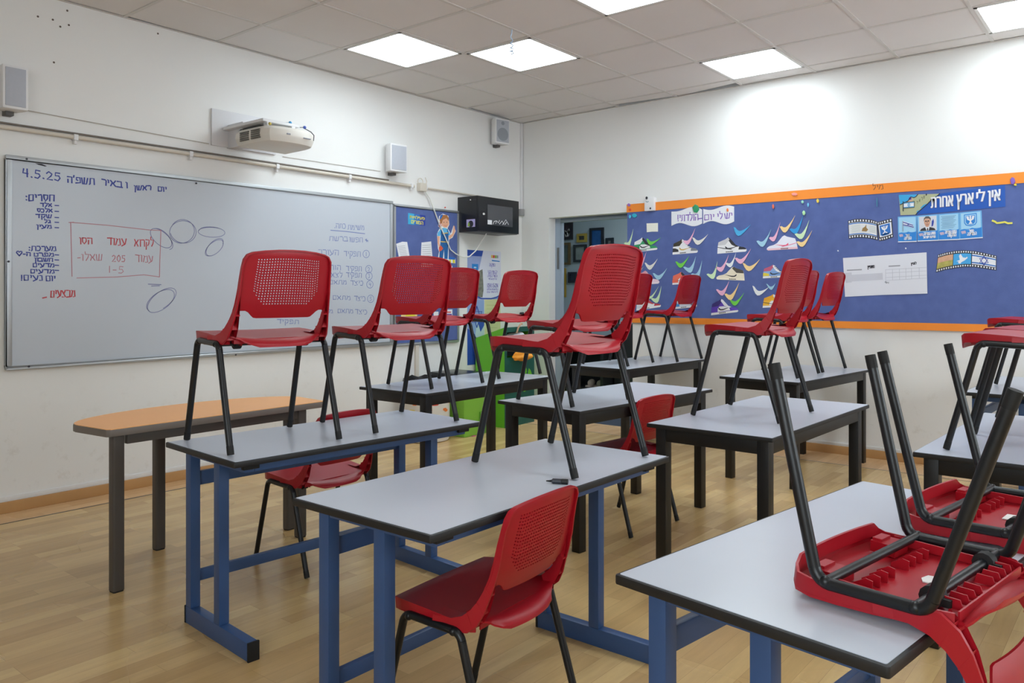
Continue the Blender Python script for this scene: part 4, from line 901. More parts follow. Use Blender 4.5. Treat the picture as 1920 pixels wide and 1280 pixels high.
psh([(.72, .795), (.96, .785), (.96, .805), (.72, .82)], 1, M_EMB)
M_PT = mat('poster_text', srgb(140, 130, 204), .6)
printed(q, 'התקווה', pp(.64, .68), pp(.82, .68), .03, .002, M_PT, bold=.001)
for k, (tx_, y) in enumerate((('כל עוד בלבב', .56), ('פנימה נפש', .51), ('יהודי הומיה', .455), ('ולפאתי', .40), ('עוד לא אבדה', .29), ('תקותנו התקוה', .24), ('בת שנות אלפים', .185), ('להיות עם', .13))):
    wd_ = .30 if k in (0, 2) else (.25 if k in (1, 3) else .34); printed(q, tx_, pp(.74-wd_/2, y), pp(.74+wd_/2, y), .022, .002, M_PT, bold=.0008)
psh([(.3, .04), (.4, .005), (.75, .005), (.84, .05), (1, .09), (1, 0), (0, 0), (0, .1)], 2, M_PLB); 
q.stroke([pp(.0, .22), pp(.2, .08), pp(.4, .015), pp(.7, .01), pp(.86, .04), pp(1, .1)], .012, .0035, M_PB2)
tag(q.build('wall_poster'), 'white and blue poster with a shield emblem and lines of text, under the black cabinet', 'poster')
q = Wall('L'); Zt2, Zb2 = pw(876, 561)[1]-.004, pw(880, 684)[1]; X2 = pw(907.5, 600)[0]
q.sheet([(X0, Zb2), (X2, Zb2), (X2, Zt2), (X0, Zt2)], .001, .0016, M_PLB)
cxs, czs, R_ = X0+(X2-X0)*.56, Zt2-.16, .085
for s_ in (1, -1):
    tr = [(cxs+R_*math.sin(2*PI*k/3)*.9, czs+s_*R_*math.cos(2*PI*k/3)*1.15) for k in range(4)]; q.stroke(tr, .012, .0022, M_PB2)
q.sheet([(X0, Zb2), (X2, Zb2), (X2, Zb2+.05), (X0+.1, Zb2+.28), (X0, Zb2+.34)], .0017, .0022, M_PB2); q.sheet([(X0+.10, Zb2+.25), (X2, Zb2+.05), (X2, Zb2+.42), (X0+.14, Zb2+.45)], .0017, .0022, mat('poster_pale', srgb(186, 204, 214), .6)); q.sheet([(X2-.05, Zb2+.30), (X2, Zb2+.36), (X2, Zb2+.46), (X2-.09, Zb2+.4)], .0023, .0028, M_PB2)
tag(q.build('flag_poster'), 'pale blue poster with a dark blue six-pointed star, below the white and blue poster', 'poster')
q = Wall('L'); q.sheet([pw(908.5, 562), pw(938, 561), pw(938, 640), pw(908.5, 640)], .001, .002, mat('pale_yellow_paper', srgb(206, 206, 158), .7))
for k in range(7): q.stroke([pw(912, 572+k*7), pw(932-(k % 3)*4, 572+k*7)], .003, .0023, mat('faint_print', srgb(170, 172, 120), .8))
tag(q.build('yellow_sheet'), 'large pale yellow sheet on the wall beside the star poster', 'paper')
q = MB(); p = pw(978, 588); q.box(p[0]-.03, p[0]+.03, -.03, 0, p[1]-.015, p[1]+.015, M_INKK); tag(q.build('black_switch', bevel=.004), 'small black box on the wall just behind the right chair of the first black table', 'switch')

# ------------------------------------------------------------------ bins and boxes by the corner
M_LIME = mat('lime_card', srgb(108, 190, 46), .5, noise=.04, nscale=5); M_LIME2 = mat('lime_plastic', srgb(132, 196, 72), .4); M_DGRN = mat('dark_green_card', srgb(22, 84, 74), .55); M_BAG = mat('black_liner', srgb(26, 27, 30), .3, noise=.5, nscale=40, bump=1.0, bscale=50)
# emoji hamper
e0 = FZ(821, 823); ec = Vector((e0.x+.05, e0.y+.06, 0)); er = .185
E_ = thing('hamper', 'white round fabric hamper with small orange and yellow prints and a black liner', 'bin', (-1.50, -.235, 0)); 
q = MB(); n = 32
for k in range(n):
    a0, a1 = 2*PI*k/n, 2*PI*(k+1)/n
prf = [(.150, 0), (.178, .006), (.186, .03), (.187, .50)]
vs = [(r*math.cos(2*PI*k/n), r*math.sin(2*PI*k/n), z) for r, z in prf for k in range(n)]
q.add(vs, [[j*n+k, j*n+(k+1) % n, (j+1)*n+(k+1) % n, (j+1)*n+k] for j in range(3) for k in range(n)]+[list(range(n))[::-1]], mat('hamper_white', srgb(222, 220, 214), .8)); q.build('body', E_, smooth=True)
rr = random.Random(5); q = MB()
for k in range(34):
    a = -PI*.98+rr.uniform(0, 1)*PI*.95; z = .10+(k % 7)*.055+rr.uniform(-.01, .01); m = [mat('print_orange', srgb(226, 120, 50), .7), mat('print_yellow', srgb(232, 206, 60), .7), mat('print_dark', srgb(70, 60, 40), .7), mat('print_red', srgb(210, 70, 50), .7)][rr.randrange(4)]
    w_, h_ = rr.choice(((.018, .015), (.030, .010), (.022, .014)))
    c = []
    for t in range(10):
        th = 2*PI*t/10; aa = a+w_*math.cos(th)/.187; c.append((.1885*math.cos(aa), .1885*math.sin(aa), z+h_*math.sin(th)*(1+.3*math.cos(th*2))))
    q.add(c, [list(range(10))], m)
o = q.build('prints', E_); o['label'] = 'scattered orange, yellow and dark prints'
q = MB(); rows = [(.189, .46), (.196, .475), (.199, .50), (.190, .515), (.176, .512), (.170, .47)]
vs = [((r+rr.uniform(-.006, .006))*math.cos(2*PI*k/40), (r+rr.uniform(-.006, .006))*math.sin(2*PI*k/40), z+rr.uniform(-.012, .012)) for r, z in rows for k in range(40)]
q.add(vs, [[j*40+k, j*40+(k+1) % 40, (j+1)*40+(k+1) % 40, (j+1)*40+k] for j in range(5) for k in range(40)]+[list(range(200, 240))], M_BAG); q.build('liner', E_, smooth=True)
# lime bin
l0 = FZ(865, 811.5); l1 = FZ(893, 811.5)
B6 = thing('lime_bin', 'lime green plastic bin with a black liner, between the hamper and the tall green box', 'bin', (-1.115, -.27, 0))
q = MB(); zb_ = .50
lo = [(-.145, -.16), (.10, -.16), (.10, .2), (-.145, .2)]; hi = [(-.17, -.18), (.13, -.18), (.13, .22), (-.17, .22)]
q.add([(x, y, .0) for x, y in lo]+[(x, y, zb_) for x, y in hi], [[0, 1, 5, 4], [1, 2, 6, 5], [2, 3, 7, 6], [3, 0, 4, 7], [3, 2, 1, 0]], M_LIME2); q.build('body', B6, bevel=.012)
q = MB(); q.box(.03, .102, -.185, -.155, .01, .20, mat('lime_dark', srgb(92, 150, 44), .5)); q.build('pedal_panel', B6, bevel=.006)
q = MB(); q.box(-.178, .138, -.188, .228, zb_-.03, zb_+.035, M_BAG); q.build('liner', B6, bevel=.015)
# tall recycling box
g0 = FZ(946, 802.5); g1 = FZ(1001, 790)
ang = math.atan2(g1.y-g0.y, g1.x-g0.x); gw = (g1-g0).length
B7 = thing('recycling_box', 'tall cardboard recycling box, dark green front and lime side, by the doorway corner', 'box', (g0.x, g0.y, 0), ang)
hf, hb, dp_ = .905, .80, .34
q = MB(); q.add([(0, 0, 0), (0, dp_, 0), (0, dp_, hb), (0, 0, hf)], [[3, 2, 1, 0]], M_LIME); q.add([(.004, .004, 0), (.004, dp_, 0), (.004, dp_, hb), (.004, .004, hf)], [[0, 1, 2, 3]], M_LIME)
q.add([(gw, 0, 0), (gw, dp_, 0), (gw, dp_, hb), (gw, 0, hf)], [[0, 1, 2, 3]], M_LIME); q.add([(0, dp_, 0), (gw, dp_, 0), (gw, dp_, hb), (0, dp_, hb)], [[3, 2, 1, 0]], M_LIME); q.add([(0, 0, hf), (gw, 0, hf), (gw, dp_, hb), (0, dp_, hb)], [[0, 1, 2, 3]], M_LIME)
q.build('side_panels', B7)
q = MB(); hz0, hz1, hx0, hx1 = .63, .86, .03, gw-.03
q.box(0, gw, -.004, 0, 0, hz0, M_DGRN); q.box(0, gw, -.004, 0, hz1, hf, M_DGRN); q.box(0, hx0, -.004, 0, hz0, hz1, M_DGRN); q.box(hx1, gw, -.004, 0, hz0, hz1, M_DGRN)
q.box(hx0, hx1, .12, .13, hz0, hz1, M_INKK)
leaf = [(0, 0), (.022, .02), (.03, .05), (.02, .08), (0, .105), (-.018, .08), (-.026, .05), (-.016, .02)]
for (x, z, s_, a) in ((.05, .36, 1, .1), (gw*.55, .38, 1.1, -.3), (gw*.72, .46, .9, .5), (gw*.86, .40, 1.1, .2), (gw*.62, .30, .8, -.8)):
    q.prism([(x+s_*(px*math.cos(a)-pz*math.sin(a)), z+s_*(px*math.sin(a)+pz*math.cos(a))) for px, pz in leaf], .0042, .005, M_LIME, Matrix(((1, 0, 0, 0), (0, 0, -1, 0), (0, 1, 0, 0), (0, 0, 0, 1))))
fp = q.build('front_panel', B7); fp['label'] = 'dark green printed front with lime leaves and an opening'
q = MB()
for k, (z, x0_, x1_, hh) in enumerate(((.205, .05, .18, .014), (.165, .03, gw*.72, .016), (.125, .05, gw*.70, .013))):
    x = x0_
    while x < x1_:
        w_ = rr.uniform(.010, .02); q.box(x, x+w_, -.0058, -.0045, z, z+hh*rr.uniform(.7, 1), M_PAPER); x += w_+rr.choice((.004, .004, .014))
q.build('white_print', B7)
def blob(name, lab, cat, pos, sc, m, seed, amp=.25, rot=0):
    r_ = random.Random(seed); bm = bmesh.new(); bmesh.ops.create_icosphere(bm, subdivisions=4, radius=1)
    ph = [(Vector((r_.uniform(-3, 3), r_.uniform(-3, 3), r_.uniform(-3, 3))), r_.uniform(0, 6)) for _ in range(7)]
    for v in bm.verts:
        a = sum(math.sin(v.co.dot(k)*2.2+p) for k, p in ph)/7; v.co *= 1+amp*a*2; v.co.x *= sc[0]; v.co.y *= sc[1]; v.co.z *= sc[2]
    me = bpy.data.meshes.new(name); bm.to_mesh(me); bm.free(); me.materials.append(m); me.polygons.foreach_set('use_smooth', [True]*len(me.polygons))
    o = bpy.data.objects.new(name, me); COL.objects.link(o); o.location = pos; o.rotation_euler = (0, 0, rot); return tag(o, lab, cat)
def boxpt(x, y, z): return B7.matrix_world @ Vector((x, y, z))
bpy.context.view_layer.update()
blob('crumpled_paper', 'crumpled white striped paper in the opening of the tall green box', 'paper', boxpt(gw*.5, .035, .79), (.12, .05, .055), mat('crumpled_white', srgb(214, 214, 224), .8, noise=.2, nscale=30), 2, .3, ang)
blob('orange_bag', 'orange cloth bag hanging out of the opening of the tall green box', 'bag', boxpt(gw*.46, -.050, .635), (.15, .030, .042), mat('orange_cloth', srgb(232, 150, 40), .8, noise=.15, nscale=25, bump=.8, bscale=60), 9, .22, ang)
q = MB(); c0 = boxpt(gw*.42, -.010, .85); q.tube([c0+Vector((-.03, -.01, 0)), c0+Vector((-.02, -.02, .05)), c0+Vector((.02, -.02, .085)), c0+Vector((.045, -.01, .08))], .008, mat('tan_strap', srgb(196, 160, 130), .7), 8); tag(q.build('tan_strap', smooth=True), 'short tan strap sticking up above the crumpled paper in the green box', 'strap')
p = FZ(888, 817.5); q = MB(); q.box(-.018, .018, -.012, .012, .0005, .004, mat('pink_scrap', srgb(206, 80, 130), .7)); o = q.build('paper_scrap', bevel=.001); o.location = (p.x, p.y, 0); tag(o, 'tiny pink paper scrap on the floor before the lime bin', 'scrap')

# curled ribbon on the ceiling
p = FZ(959, 55, H-.001); q = MB(); pts = []
for k in range(40):
    t = k/39; a = t*t*26; r_ = .004+.012*t*t; pts.append((p.x+r_*math.cos(a), p.y+r_*math.sin(a), H-.002-.155*t-.0*math.sin(a)))
q.tube(pts, .004, mat('pale_blue_ribbon', srgb(176, 200, 226), .4), 6); tag(q.build('ribbon', smooth=True), 'curled pale blue ribbon hanging from the ceiling in front of a lit panel', 'ribbon')
# ================================================================== DISPLAY BOARD ON THE RIGHT WALL
BS0, BS1 = 1.253, 5.6
def wr(u, v, d=.0): return WR(u, v, d)
M_ORS = mat('orange_border', srgb(240, 140, 44), .6, noise=.03, nscale=4)
bz1o = (WR(1300, 375)[1]+WR(1900, 322.5)[1])/2; bz1 = (WR(1300, 391)[1]+WR(1900, 343)[1])/2; bz0 = (WR(1300, 598)[1]+WR(1700, 602)[1])/2; bz0o = bz0-.052
T6 = thing('display_board', 'long blue felt display board with orange paper borders on the right wall', 'display board', (0, -3, bz0o)); bpy.context.view_layer.update()
q = Wall('R'); q.sheet([(BS0, bz0-.02), (BS1, bz0-.02), (BS1, bz1+.02), (BS0, bz1+.02)], .001, .016, M_FELT); under(q.build('felt'), T6)
q = Wall('R'); q.sheet([(BS0-.005, bz1), (BS1, bz1), (BS1, bz1o), (BS0-.005, bz1o)], .0165, .019, M_ORS); under(q.build('top_border'), T6)
q = Wall('R'); q.sheet([(BS0-.005, bz0o), (BS1, bz0o), (BS1, bz0), (BS0-.005, bz0)], .0165, .019, M_ORS); under(q.build('bottom_border'), T6)
q = Wall('R')
hand(q, 'מיל', 1636, 1656, 356, 354, 8, .0055, .0195, mat('faded_ink', srgb(120, 78, 44), .7), lambda u, v: WR(u, v, .0195)); o = under(q.build('border_scribble'), T6)
BD = .0165                      # face of the felt
def zr(x, y, d=BD): return WR(1160+x/4.8, 370+y/4.8, d)     # measured on the enlarged left half of the board

# paper sneakers: outline and patches in unit coordinates, heel at 0, toe at 1
SH = dict(base=[(0, 0), (.96, 0), (1.0, .08), (.985, .2), (.90, .34), (.74, .42), (.62, .56), (.52, .80), (.42, 1.04), (.34, 1.14), (.26, 1.02), (.02, .84), (0, .5)],
 sole=[(0, 0), (.96, 0), (1.0, .08), (.97, .15), (0, .17)], toe=[(.72, .19), (.97, .17), (.985, .22), (.90, .34), (.74, .42)], heel=[(0, .18), (.24, .18), (.22, .36), (.10, .46), (0, .48)],
 collar=[(.01, .60), (.26, .62), (.40, .98), (.34, 1.14), (.26, 1.02), (.02, .84)], laces=[(.42, 1.04), (.52, .80), (.62, .56), (.74, .42), (.64, .40), (.48, .58), (.34, .98), (.36, 1.12)],
 quarter=[(.24, .20), (.70, .20), (.66, .40), (.46, .56), (.30, .58), (.24, .44)], swoosh=[(.26, .52), (.27, .38), (.34, .28), (.44, .27), (.72, .46), (.44, .36), (.35, .37)], stripe=[(0, .50), (.22, .38), (.50, .25), (.50, .215), (.20, .34), (0, .46)], spots=None)
def sneaker(lab, hb, tb, ht, cols, clip=1.0, flat=False):
    hb, tb, ht = [zr(*p) for p in (hb, tb, ht)]
    def P(p): x = min(p[0], clip); return (hb[0]+x*(tb[0]-hb[0])+p[1]*(ht[0]-hb[0]), hb[1]+x*(tb[1]-hb[1])+p[1]*(ht[1]-hb[1]))
    q = Wall('R'); lv = 0
    for key, col in cols:
        if key == 'text':
            for k in range(5): q.sheet([P((.30+k*.05, .05)), P((.335+k*.05, .05)), P((.335+k*.05, .12)), P((.30+k*.05, .12))], BD+.0026, BD+.0029, mat('sn_%02x%02x%02x' % col, srgb(*col), .6))
            continue
        if key == 'lacebars':
            for k in range(5):
                a = .40+k*.06; b_ = .98-k*.125; q.sheet([P((a, b_)), P((a+.09, b_-.03)), P((a+.09, b_-.075)), P((a, b_-.045))], BD+.0026, BD+.0029, mat('sn_%02x%02x%02x' % col, srgb(*col), .6))
            continue
        pts = [P(p) for p in SH[key] if p[0] <= clip+1e-6] if clip < 1 and key not in ('base', 'sole', 'quarter', 'swoosh', 'laces') else [P(p) for p in SH[key]]
        if len(pts) < 3: continue
        q.sheet(pts, BD+.0002+lv*.0003, BD+.0012+lv*.0003, mat('sn_%02x%02x%02x' % col, srgb(*col), .6)); lv += 1
    return tag(q.build('paper_sneaker'), lab, 'paper cut-out', 'paper sneakers on the display board')
Wt, Bk = (232, 233, 236), (48, 48, 54)
sneaker('green and white paper sneaker, upper left on the display board', (138, 495), (350, 470), (140, 385), [('base', (46, 150, 98)), ('sole', Wt), ('collar', Wt), ('laces', Bk), ('quarter', Wt), ('swoosh', Bk), ('heel', (30, 120, 74)), ('text', Bk)])
sneaker('white, black and gold paper sneaker, second in the top row of the display board', (485, 515), (712, 497), (492, 398), [('base', Wt), ('heel', Bk), ('collar', (60, 54, 40)), ('laces', Wt), ('swoosh', (206, 172, 90)), ('toe', (120, 128, 138)), ('lacebars', Bk), ('text', Bk)])
sneaker('black and white paper sneaker under the single blue check mark', (888, 507), (1152, 487), (895, 385), [('base', Wt), ('laces', Bk), ('toe', Bk), ('swoosh', Bk), ('stripe', Bk), ('collar', (200, 200, 204)), ('text', Bk)])
sneaker('white paper sneaker with pink and blue lines, its toe pointing left, upper right group', (1612, 462), (1335, 478), (1590, 350), [('base', (228, 230, 242)), ('sole', (236, 196, 206)), ('swoosh', (224, 84, 120)), ('stripe', (220, 120, 150)), ('text', Bk)])
sneaker('pale pink paper sneaker partly hidden by the left chair at the doorway', (140, 790), (365, 775), (160, 680), [('base', (232, 206, 222)), ('laces', (220, 170, 180)), ('collar', (222, 150, 160)), ('sole', (236, 222, 232))])
sneaker('orange-red paper sneaker half hidden behind the right chair at the doorway', (484, 786), (700, 770), (488, 690), [('base', (228, 112, 88)), ('sole', Wt), ('quarter', Wt), ('laces', Bk), ('stripe', Bk), ('heel', (228, 104, 80))])
sneaker('cream paper sneaker with a black swoosh, its toe pointing left, middle row', (1134, 748), (880, 738), (1124, 640), [('base', (232, 222, 198)), ('collar', (84, 78, 70)), ('swoosh', Bk), ('sole', (238, 230, 210)), ('text', Bk)])
sneaker('multicoloured paper sneaker with a yellow heel, beside the worn chair back', (1298, 728), (1540, 715), (1306, 625), [('base', (140, 176, 220)), ('sole', Wt), ('heel', (226, 206, 70)), ('collar', (190, 92, 120)), ('laces', Wt), ('quarter', (120, 160, 214)), ('swoosh', Bk), ('lacebars', Bk), ('text', Bk)])
sneaker('red and white paper sneaker low on the board, just right of the left doorway chair', (160, 1018), (380, 985), (165, 925), [('base', Wt), ('toe', (198, 70, 78)), ('laces', (198, 70, 78)), ('heel', (210, 214, 224)), ('text', Bk)])
sneaker('grey and blue paper sneaker seen through the gap of the right doorway chair', (500, 1005), (705, 985), (505, 900), [('base', (206, 212, 222)), ('heel', (60, 140, 206)), ('toe', (120, 130, 146)), ('laces', Bk), ('sole', Wt), ('text', Bk)])
sneaker('purple and white paper sneaker, lowest in the middle of the display board', (833, 1060), (1078, 1030), (838, 940), [('base', (96, 66, 184)), ('sole', Wt), ('quarter', Wt), ('swoosh', Bk), ('collar', (60, 50, 120)), ('toe', (104, 74, 196)), ('laces', Wt), ('text', Bk)])
sneaker('yellow and white paper sneaker behind the worn chair back, bottom row', (1296, 993), (1540, 980), (1308, 890), [('base', (240, 186, 60)), ('sole', Wt), ('quarter', Wt), ('stripe', Bk), ('collar', (236, 170, 40)), ('laces', Wt)])

# paper check marks: left end, lowest point, right tip
CK = {'pale green': (204, 232, 190), 'bright green': (112, 206, 76), 'pink': (236, 180, 208), 'cream': (226, 226, 220), 'sky blue': (72, 170, 222), 'light blue': (160, 204, 226), 'peach': (244, 212, 150), 'yellow': (236, 220, 150), 'white': (230, 234, 236), 'blue': (46, 152, 218)}
CHK = [('pale green', (55, 410), (95, 442), (133, 285), 'pale green paper check mark at the left edge of the display board'),
 ('bright green', (258, 372), (284, 428), (382, 362), 'bright green paper check mark over the toe of the green sneaker'),
 ('pink', (588, 392), (630, 422), (690, 280), 'pink paper check mark above the black and gold sneaker'), ('cream', (670, 362), (712, 428), (806, 332), 'cream paper check mark right of the black and gold sneaker'),
 ('sky blue', (1042, 270), (1078, 347), (1190, 246), 'single sky blue paper check mark above the black and white sneaker'),
 ('light blue', (1248, 392), (1300, 444), (1374, 288), 'light blue paper check mark, leftmost around the white and pink sneaker'), ('pink', (1360, 362), (1404, 392), (1456, 224), 'pink paper check mark, second from left above the white and pink sneaker'),
 ('peach', (1458, 262), (1502, 316), (1590, 162), 'peach paper check mark, topmost above the white and pink sneaker'), ('blue', (1545, 285), (1602, 326), (1662, 160), 'strong blue paper check mark at the top right of the white and pink sneaker'),
 ('pale green', (1592, 328), (1650, 374), (1716, 206), 'pale green paper check mark right of the white and pink sneaker'), ('peach', (1608, 398), (1658, 444), (1742, 298), 'peach paper check mark, lowest right of the white and pink sneaker'),
 ('pink', (152, 588), (200, 632), (250, 492), 'pink paper check mark directly below the green sneaker'), ('cream', (240, 588), (280, 652), (352, 552), 'cream paper check mark, below and right of the green sneaker'),
 ('yellow', (112, 690), (150, 712), (224, 626), 'yellow paper check mark on the pale pink sneaker'), ('light blue', (314, 682), (360, 742), (438, 636), 'light blue paper check mark right of the pale pink sneaker'),
 ('bright green', (518, 578), (560, 634), (637, 526), 'bright green paper check mark above the orange-red sneaker'), ('light blue', (588, 626), (650, 678), (696, 532), 'light blue paper check mark, middle one above the orange-red sneaker'),
 ('light blue', (658, 688), (714, 728), (752, 568), 'light blue paper check mark, right one above the orange-red sneaker'), ('pale green', (798, 690), (856, 732), (890, 576), 'pale green paper check mark left of the cream sneaker'),
 ('pink', (880, 628), (930, 668), (992, 516), 'pink paper check mark above the toe of the cream sneaker'), ('white', (968, 592), (1012, 628), (1058, 498), 'white paper check mark between the black and white sneaker and the cream one'),
 ('pink', (1054, 546), (1104, 598), (1192, 462), 'pink paper check mark above the heel of the cream sneaker'), ('peach', (1124, 592), (1172, 664), (1274, 555), 'peach paper check mark right of the cream sneaker'),
 ('pale green', (262, 898), (298, 906), (362, 798), 'pale green paper check mark, upper one above the red and white sneaker'), ('pale green', (298, 910), (350, 948), (386, 798), 'pale green paper check mark, lower one above the red and white sneaker'),
 ('pink', (884, 828), (936, 884), (996, 752), 'pink paper check mark above the purple sneaker'), ('peach', (960, 868), (1012, 924), (1086, 768), 'peach paper check mark above the purple sneaker'),
 ('bright green', (1008, 925), (1050, 974), (1132, 856), 'bright green paper check mark at the toe of the purple sneaker'), ('white', (1212, 798), (1250, 882), (1352, 808), 'white paper check mark left of the yellow sneaker'),
 ('light blue', (1334, 778), (1372, 832), (1412, 772), 'light blue paper check mark above the yellow sneaker')]
CKU = [(-.04, .04), (.05, -.09), (.17, -.20), (.30, -.235), (.44, -.19), (.60, -.075), (.80, .10), (1, .30)]      # lower edge, unit: left end (0,0), lowest (.3,-.235), tip (1,.3)
CKV = [(1, .305), (.80, .16), (.62, .06), (.48, .0), (.36, -.035), (.26, -.03), (.17, .0), (.09, .05), (-.03, .06)]    # upper edge
for col, a, b, c, lab in CHK:
    A, B_, C_ = Vector(zr(*a)), Vector(zr(*b)), Vector(zr(*c)); q = Wall('R')
    # affine map taking the unit mark's three corner points to the measured ones
    U = ((0, .05), (.30, -.235), (1, .30)); (x0, y0), (x1, y1), (x2, y2) = U
    D0 = (x1-x0)*(y2-y0)-(x2-x0)*(y1-y0)
    def mp(p):
        u = ((p[0]-x0)*(y2-y0)-(x2-x0)*(p[1]-y0))/D0; v = ((x1-x0)*(p[1]-y0)-(p[0]-x0)*(y1-y0))/D0
        r = A+(B_-A)*u+(C_-A)*v; return (r.x, r.y)
    q.sheet([mp(p) for p in CKU]+[mp(p) for p in CKV], BD+.003, BD+.0042, mat('chk_'+col.replace(' ', '_'), srgb(*CK[col]), .65)); tag(q.build('paper_check_mark'), lab, 'paper cut-out', 'paper check marks on the display board')

# birthday sign in two wavy pieces
M_PURP = mat('purple_marker', srgb(120, 84, 176), .6)
def wavy(x0, x1, yt, yb, ph):
    top = [(x0+(x1-x0)*k/12, yt(k/12)) for k in range(13)]; bot = [(x0+(x1-x0)*k/12, yb(k/12)) for k in range(13)]
    return [zr(*p) for p in top]+[zr(*p) for p in bot[::-1]]
q = Wall('R'); q.sheet(wavy(476, 752, lambda t: 128-18*math.sin(PI*t*1.1)+(-24*t)+14*math.sin(2*PI*t), lambda t: 256-20*math.sin(2*PI*t)-22*t, 0), BD+.001, BD+.003, M_PAPER)
def hr(u, v): return zr(u, v, BD+.0034)
hand(q, 'הולדתי!', 530, 716, 212, 205, 52, .0085, BD+.0034, M_PURP, hr); q.stroke([hr(716, 192), hr(748, 188)], .0085, BD+.0034, M_PURP)
tag(q.build('birthday_sign'), 'left half of the wavy white birthday sign in purple Hebrew letters', 'sign', 'birthday sign pieces')
q = Wall('R'); q.sheet(wavy(762, 1040, lambda t: 104-22*t+14*math.sin(2*PI*t), lambda t: 238-20*math.sin(2*PI*t)-22*t, 0), BD+.001, BD+.003, M_PAPER)
hand(q, 'יש', 955, 1022, 190, 185, 46, .0085, BD+.0034, M_PURP, hr); hand(q, 'לי', 888, 935, 196, 192, 46, .0085, BD+.0034, M_PURP, hr); hand(q, 'יום', 772, 862, 204, 196, 44, .0085, BD+.0034, M_PURP, hr)
tag(q.build('birthday_sign'), 'right half of the wavy white birthday sign in purple Hebrew letters', 'sign', 'birthday sign pieces')
def scrap(name, lab, u, v, du, dv, col, d0=.02, cat='scrap'):
    q = Wall('R'); pts = [WR(u+a*du, v+b*dv, d0) for a, b in ((-1, -.3), (-.2, -1), (.6, -.7), (1, .2), (.3, 1), (-.6, .8))]; q.sheet(pts, d0, d0+.006, mat('scrap_%02x%02x%02x' % col, srgb(*col), .5)); return tag(q.build(name, bevel=.001), lab, cat)
scrap('balloon_scrap', 'torn green balloon pinned on the top of the birthday sign', 1305, 391, 6.5, 8, (36, 146, 96)); scrap('balloon_scrap', 'orange scrap at the top right corner of the birthday sign', 1364.5, 393.5, 2, 3.5, (240, 130, 60))
scrap('balloon_scrap', 'turquoise scrap of balloon in the upper left corner of the display board', 1190, 404, 5, 4, (40, 170, 196)); scrap('balloon_scrap', 'tiny cyan scrap beside the turquoise one in the board corner', 1181.5, 406, 2.2, 3.5, (80, 190, 226))
scrap('balloon_scrap', 'lilac scrap on the left end of the orange border', 1179.5, 384, 3, 3, (156, 110, 190)); scrap('balloon_scrap', 'red scrap on the left end of the orange border, under the lilac one', 1181.5, 393, 2.5, 2.6, (226, 90, 50))
scrap('balloon_scrap', 'purple balloon scrap on the orange border at the far right', 1899, 339, 5, 7, (130, 96, 186)); scrap('balloon_scrap', 'small yellow scrap under the purple balloon scrap at the far right', 1904, 346.5, 3, 2, (226, 206, 60))
scrap('balloon_scrap', 'pale pink scrap on the orange border above the sneakers', 1490, 364, 6, 3, (240, 150, 140)); scrap('balloon_scrap', 'orange tack below the border, left of the blue scraps', 1450, 387, 2, 4.5, (226, 110, 80)); scrap('balloon_scrap', 'pale green shred below the border above the white and pink sneaker', 1505, 378.5, 2.5, 3, (150, 214, 190))
scrap('balloon_scrap', 'light blue shred below the border above the white and pink sneaker', 1515.5, 384, 1.6, 4, (120, 200, 236)); scrap('balloon_scrap', 'yellow shred below the border above the white and pink sneaker', 1533.5, 376.5, 2.6, 4, (236, 210, 80)); scrap('balloon_scrap', 'pale green hook of balloon at the tip of the strong blue check mark', 1507.5, 399, 3, 4.5, (176, 224, 170))
scrap('balloon_scrap', 'thin teal shred hanging on the blue felt left of the banner', 1644.5, 379, .8, 9, (60, 140, 160)); scrap('push_pin', 'white pin in the blue felt above the left corner of the white timetable', 1571.5, 470, 1.4, 1.4, (226, 228, 236), .018, 'pin'); scrap('push_pin', 'white pin in the blue felt below the four blue cards', 1698.5, 465.5, 1.4, 1.6, (226, 228, 236), .018, 'pin')
q = Wall('R'); q.stroke([WR(*p, .022) for p in ((1861, 413.5), (1866, 415.5), (1869, 418), (1875, 417.5), (1884, 416), (1890, 418.5), (1897, 418))], .012, .022, mat('yellow_ribbon', srgb(220, 216, 90), .5)); tag(q.build('ribbon_scrap'), 'thin yellow ribbon scrap on the blue felt right of the four cards', 'scrap')
q = Wall('R'); q.sheet([zr(252, 234), zr(354, 230), zr(354, 308), (zr(300, 308)), zr(254, 313)], BD+.0002, BD+.002, mat('ivory_paper', srgb(232, 232, 220), .7)); tag(q.build('blank_note'), 'small blank ivory note above the green paper sneaker', 'paper')

# white alarm box over the border
q = Wall('R'); a0, z0 = WR(1208.5, 396, .04); a1, z1 = WR(1227, 369, .04)
T7 = thing('wall_box', 'small white control box mounted over the left part of the orange border', 'box', (0, -(a0+a1)/2, z0)); bpy.context.view_layer.update()
q.sheet([(a0, z0), (a1, z0), (a1, z1), (a0, z1)], .0, .045, M_WPL); under(q.build('housing', bevel=.006), T7)
q = Wall('R'); q.ell(WR(1219.5, 390.5, .045), .008, .010, .045, .047, M_INKK, 10); q.ell(WR(1212.5, 371, .045), .011, .013, .045, .048, M_INKK, 10); q.stroke([WR(1211, 377.5, .046), WR(1213.5, 379, .046), WR(1216, 377.5, .046)], .006, .0465, mat('teal_mark', srgb(110, 150, 160), .5)); under(q.build('buttons'), T7)

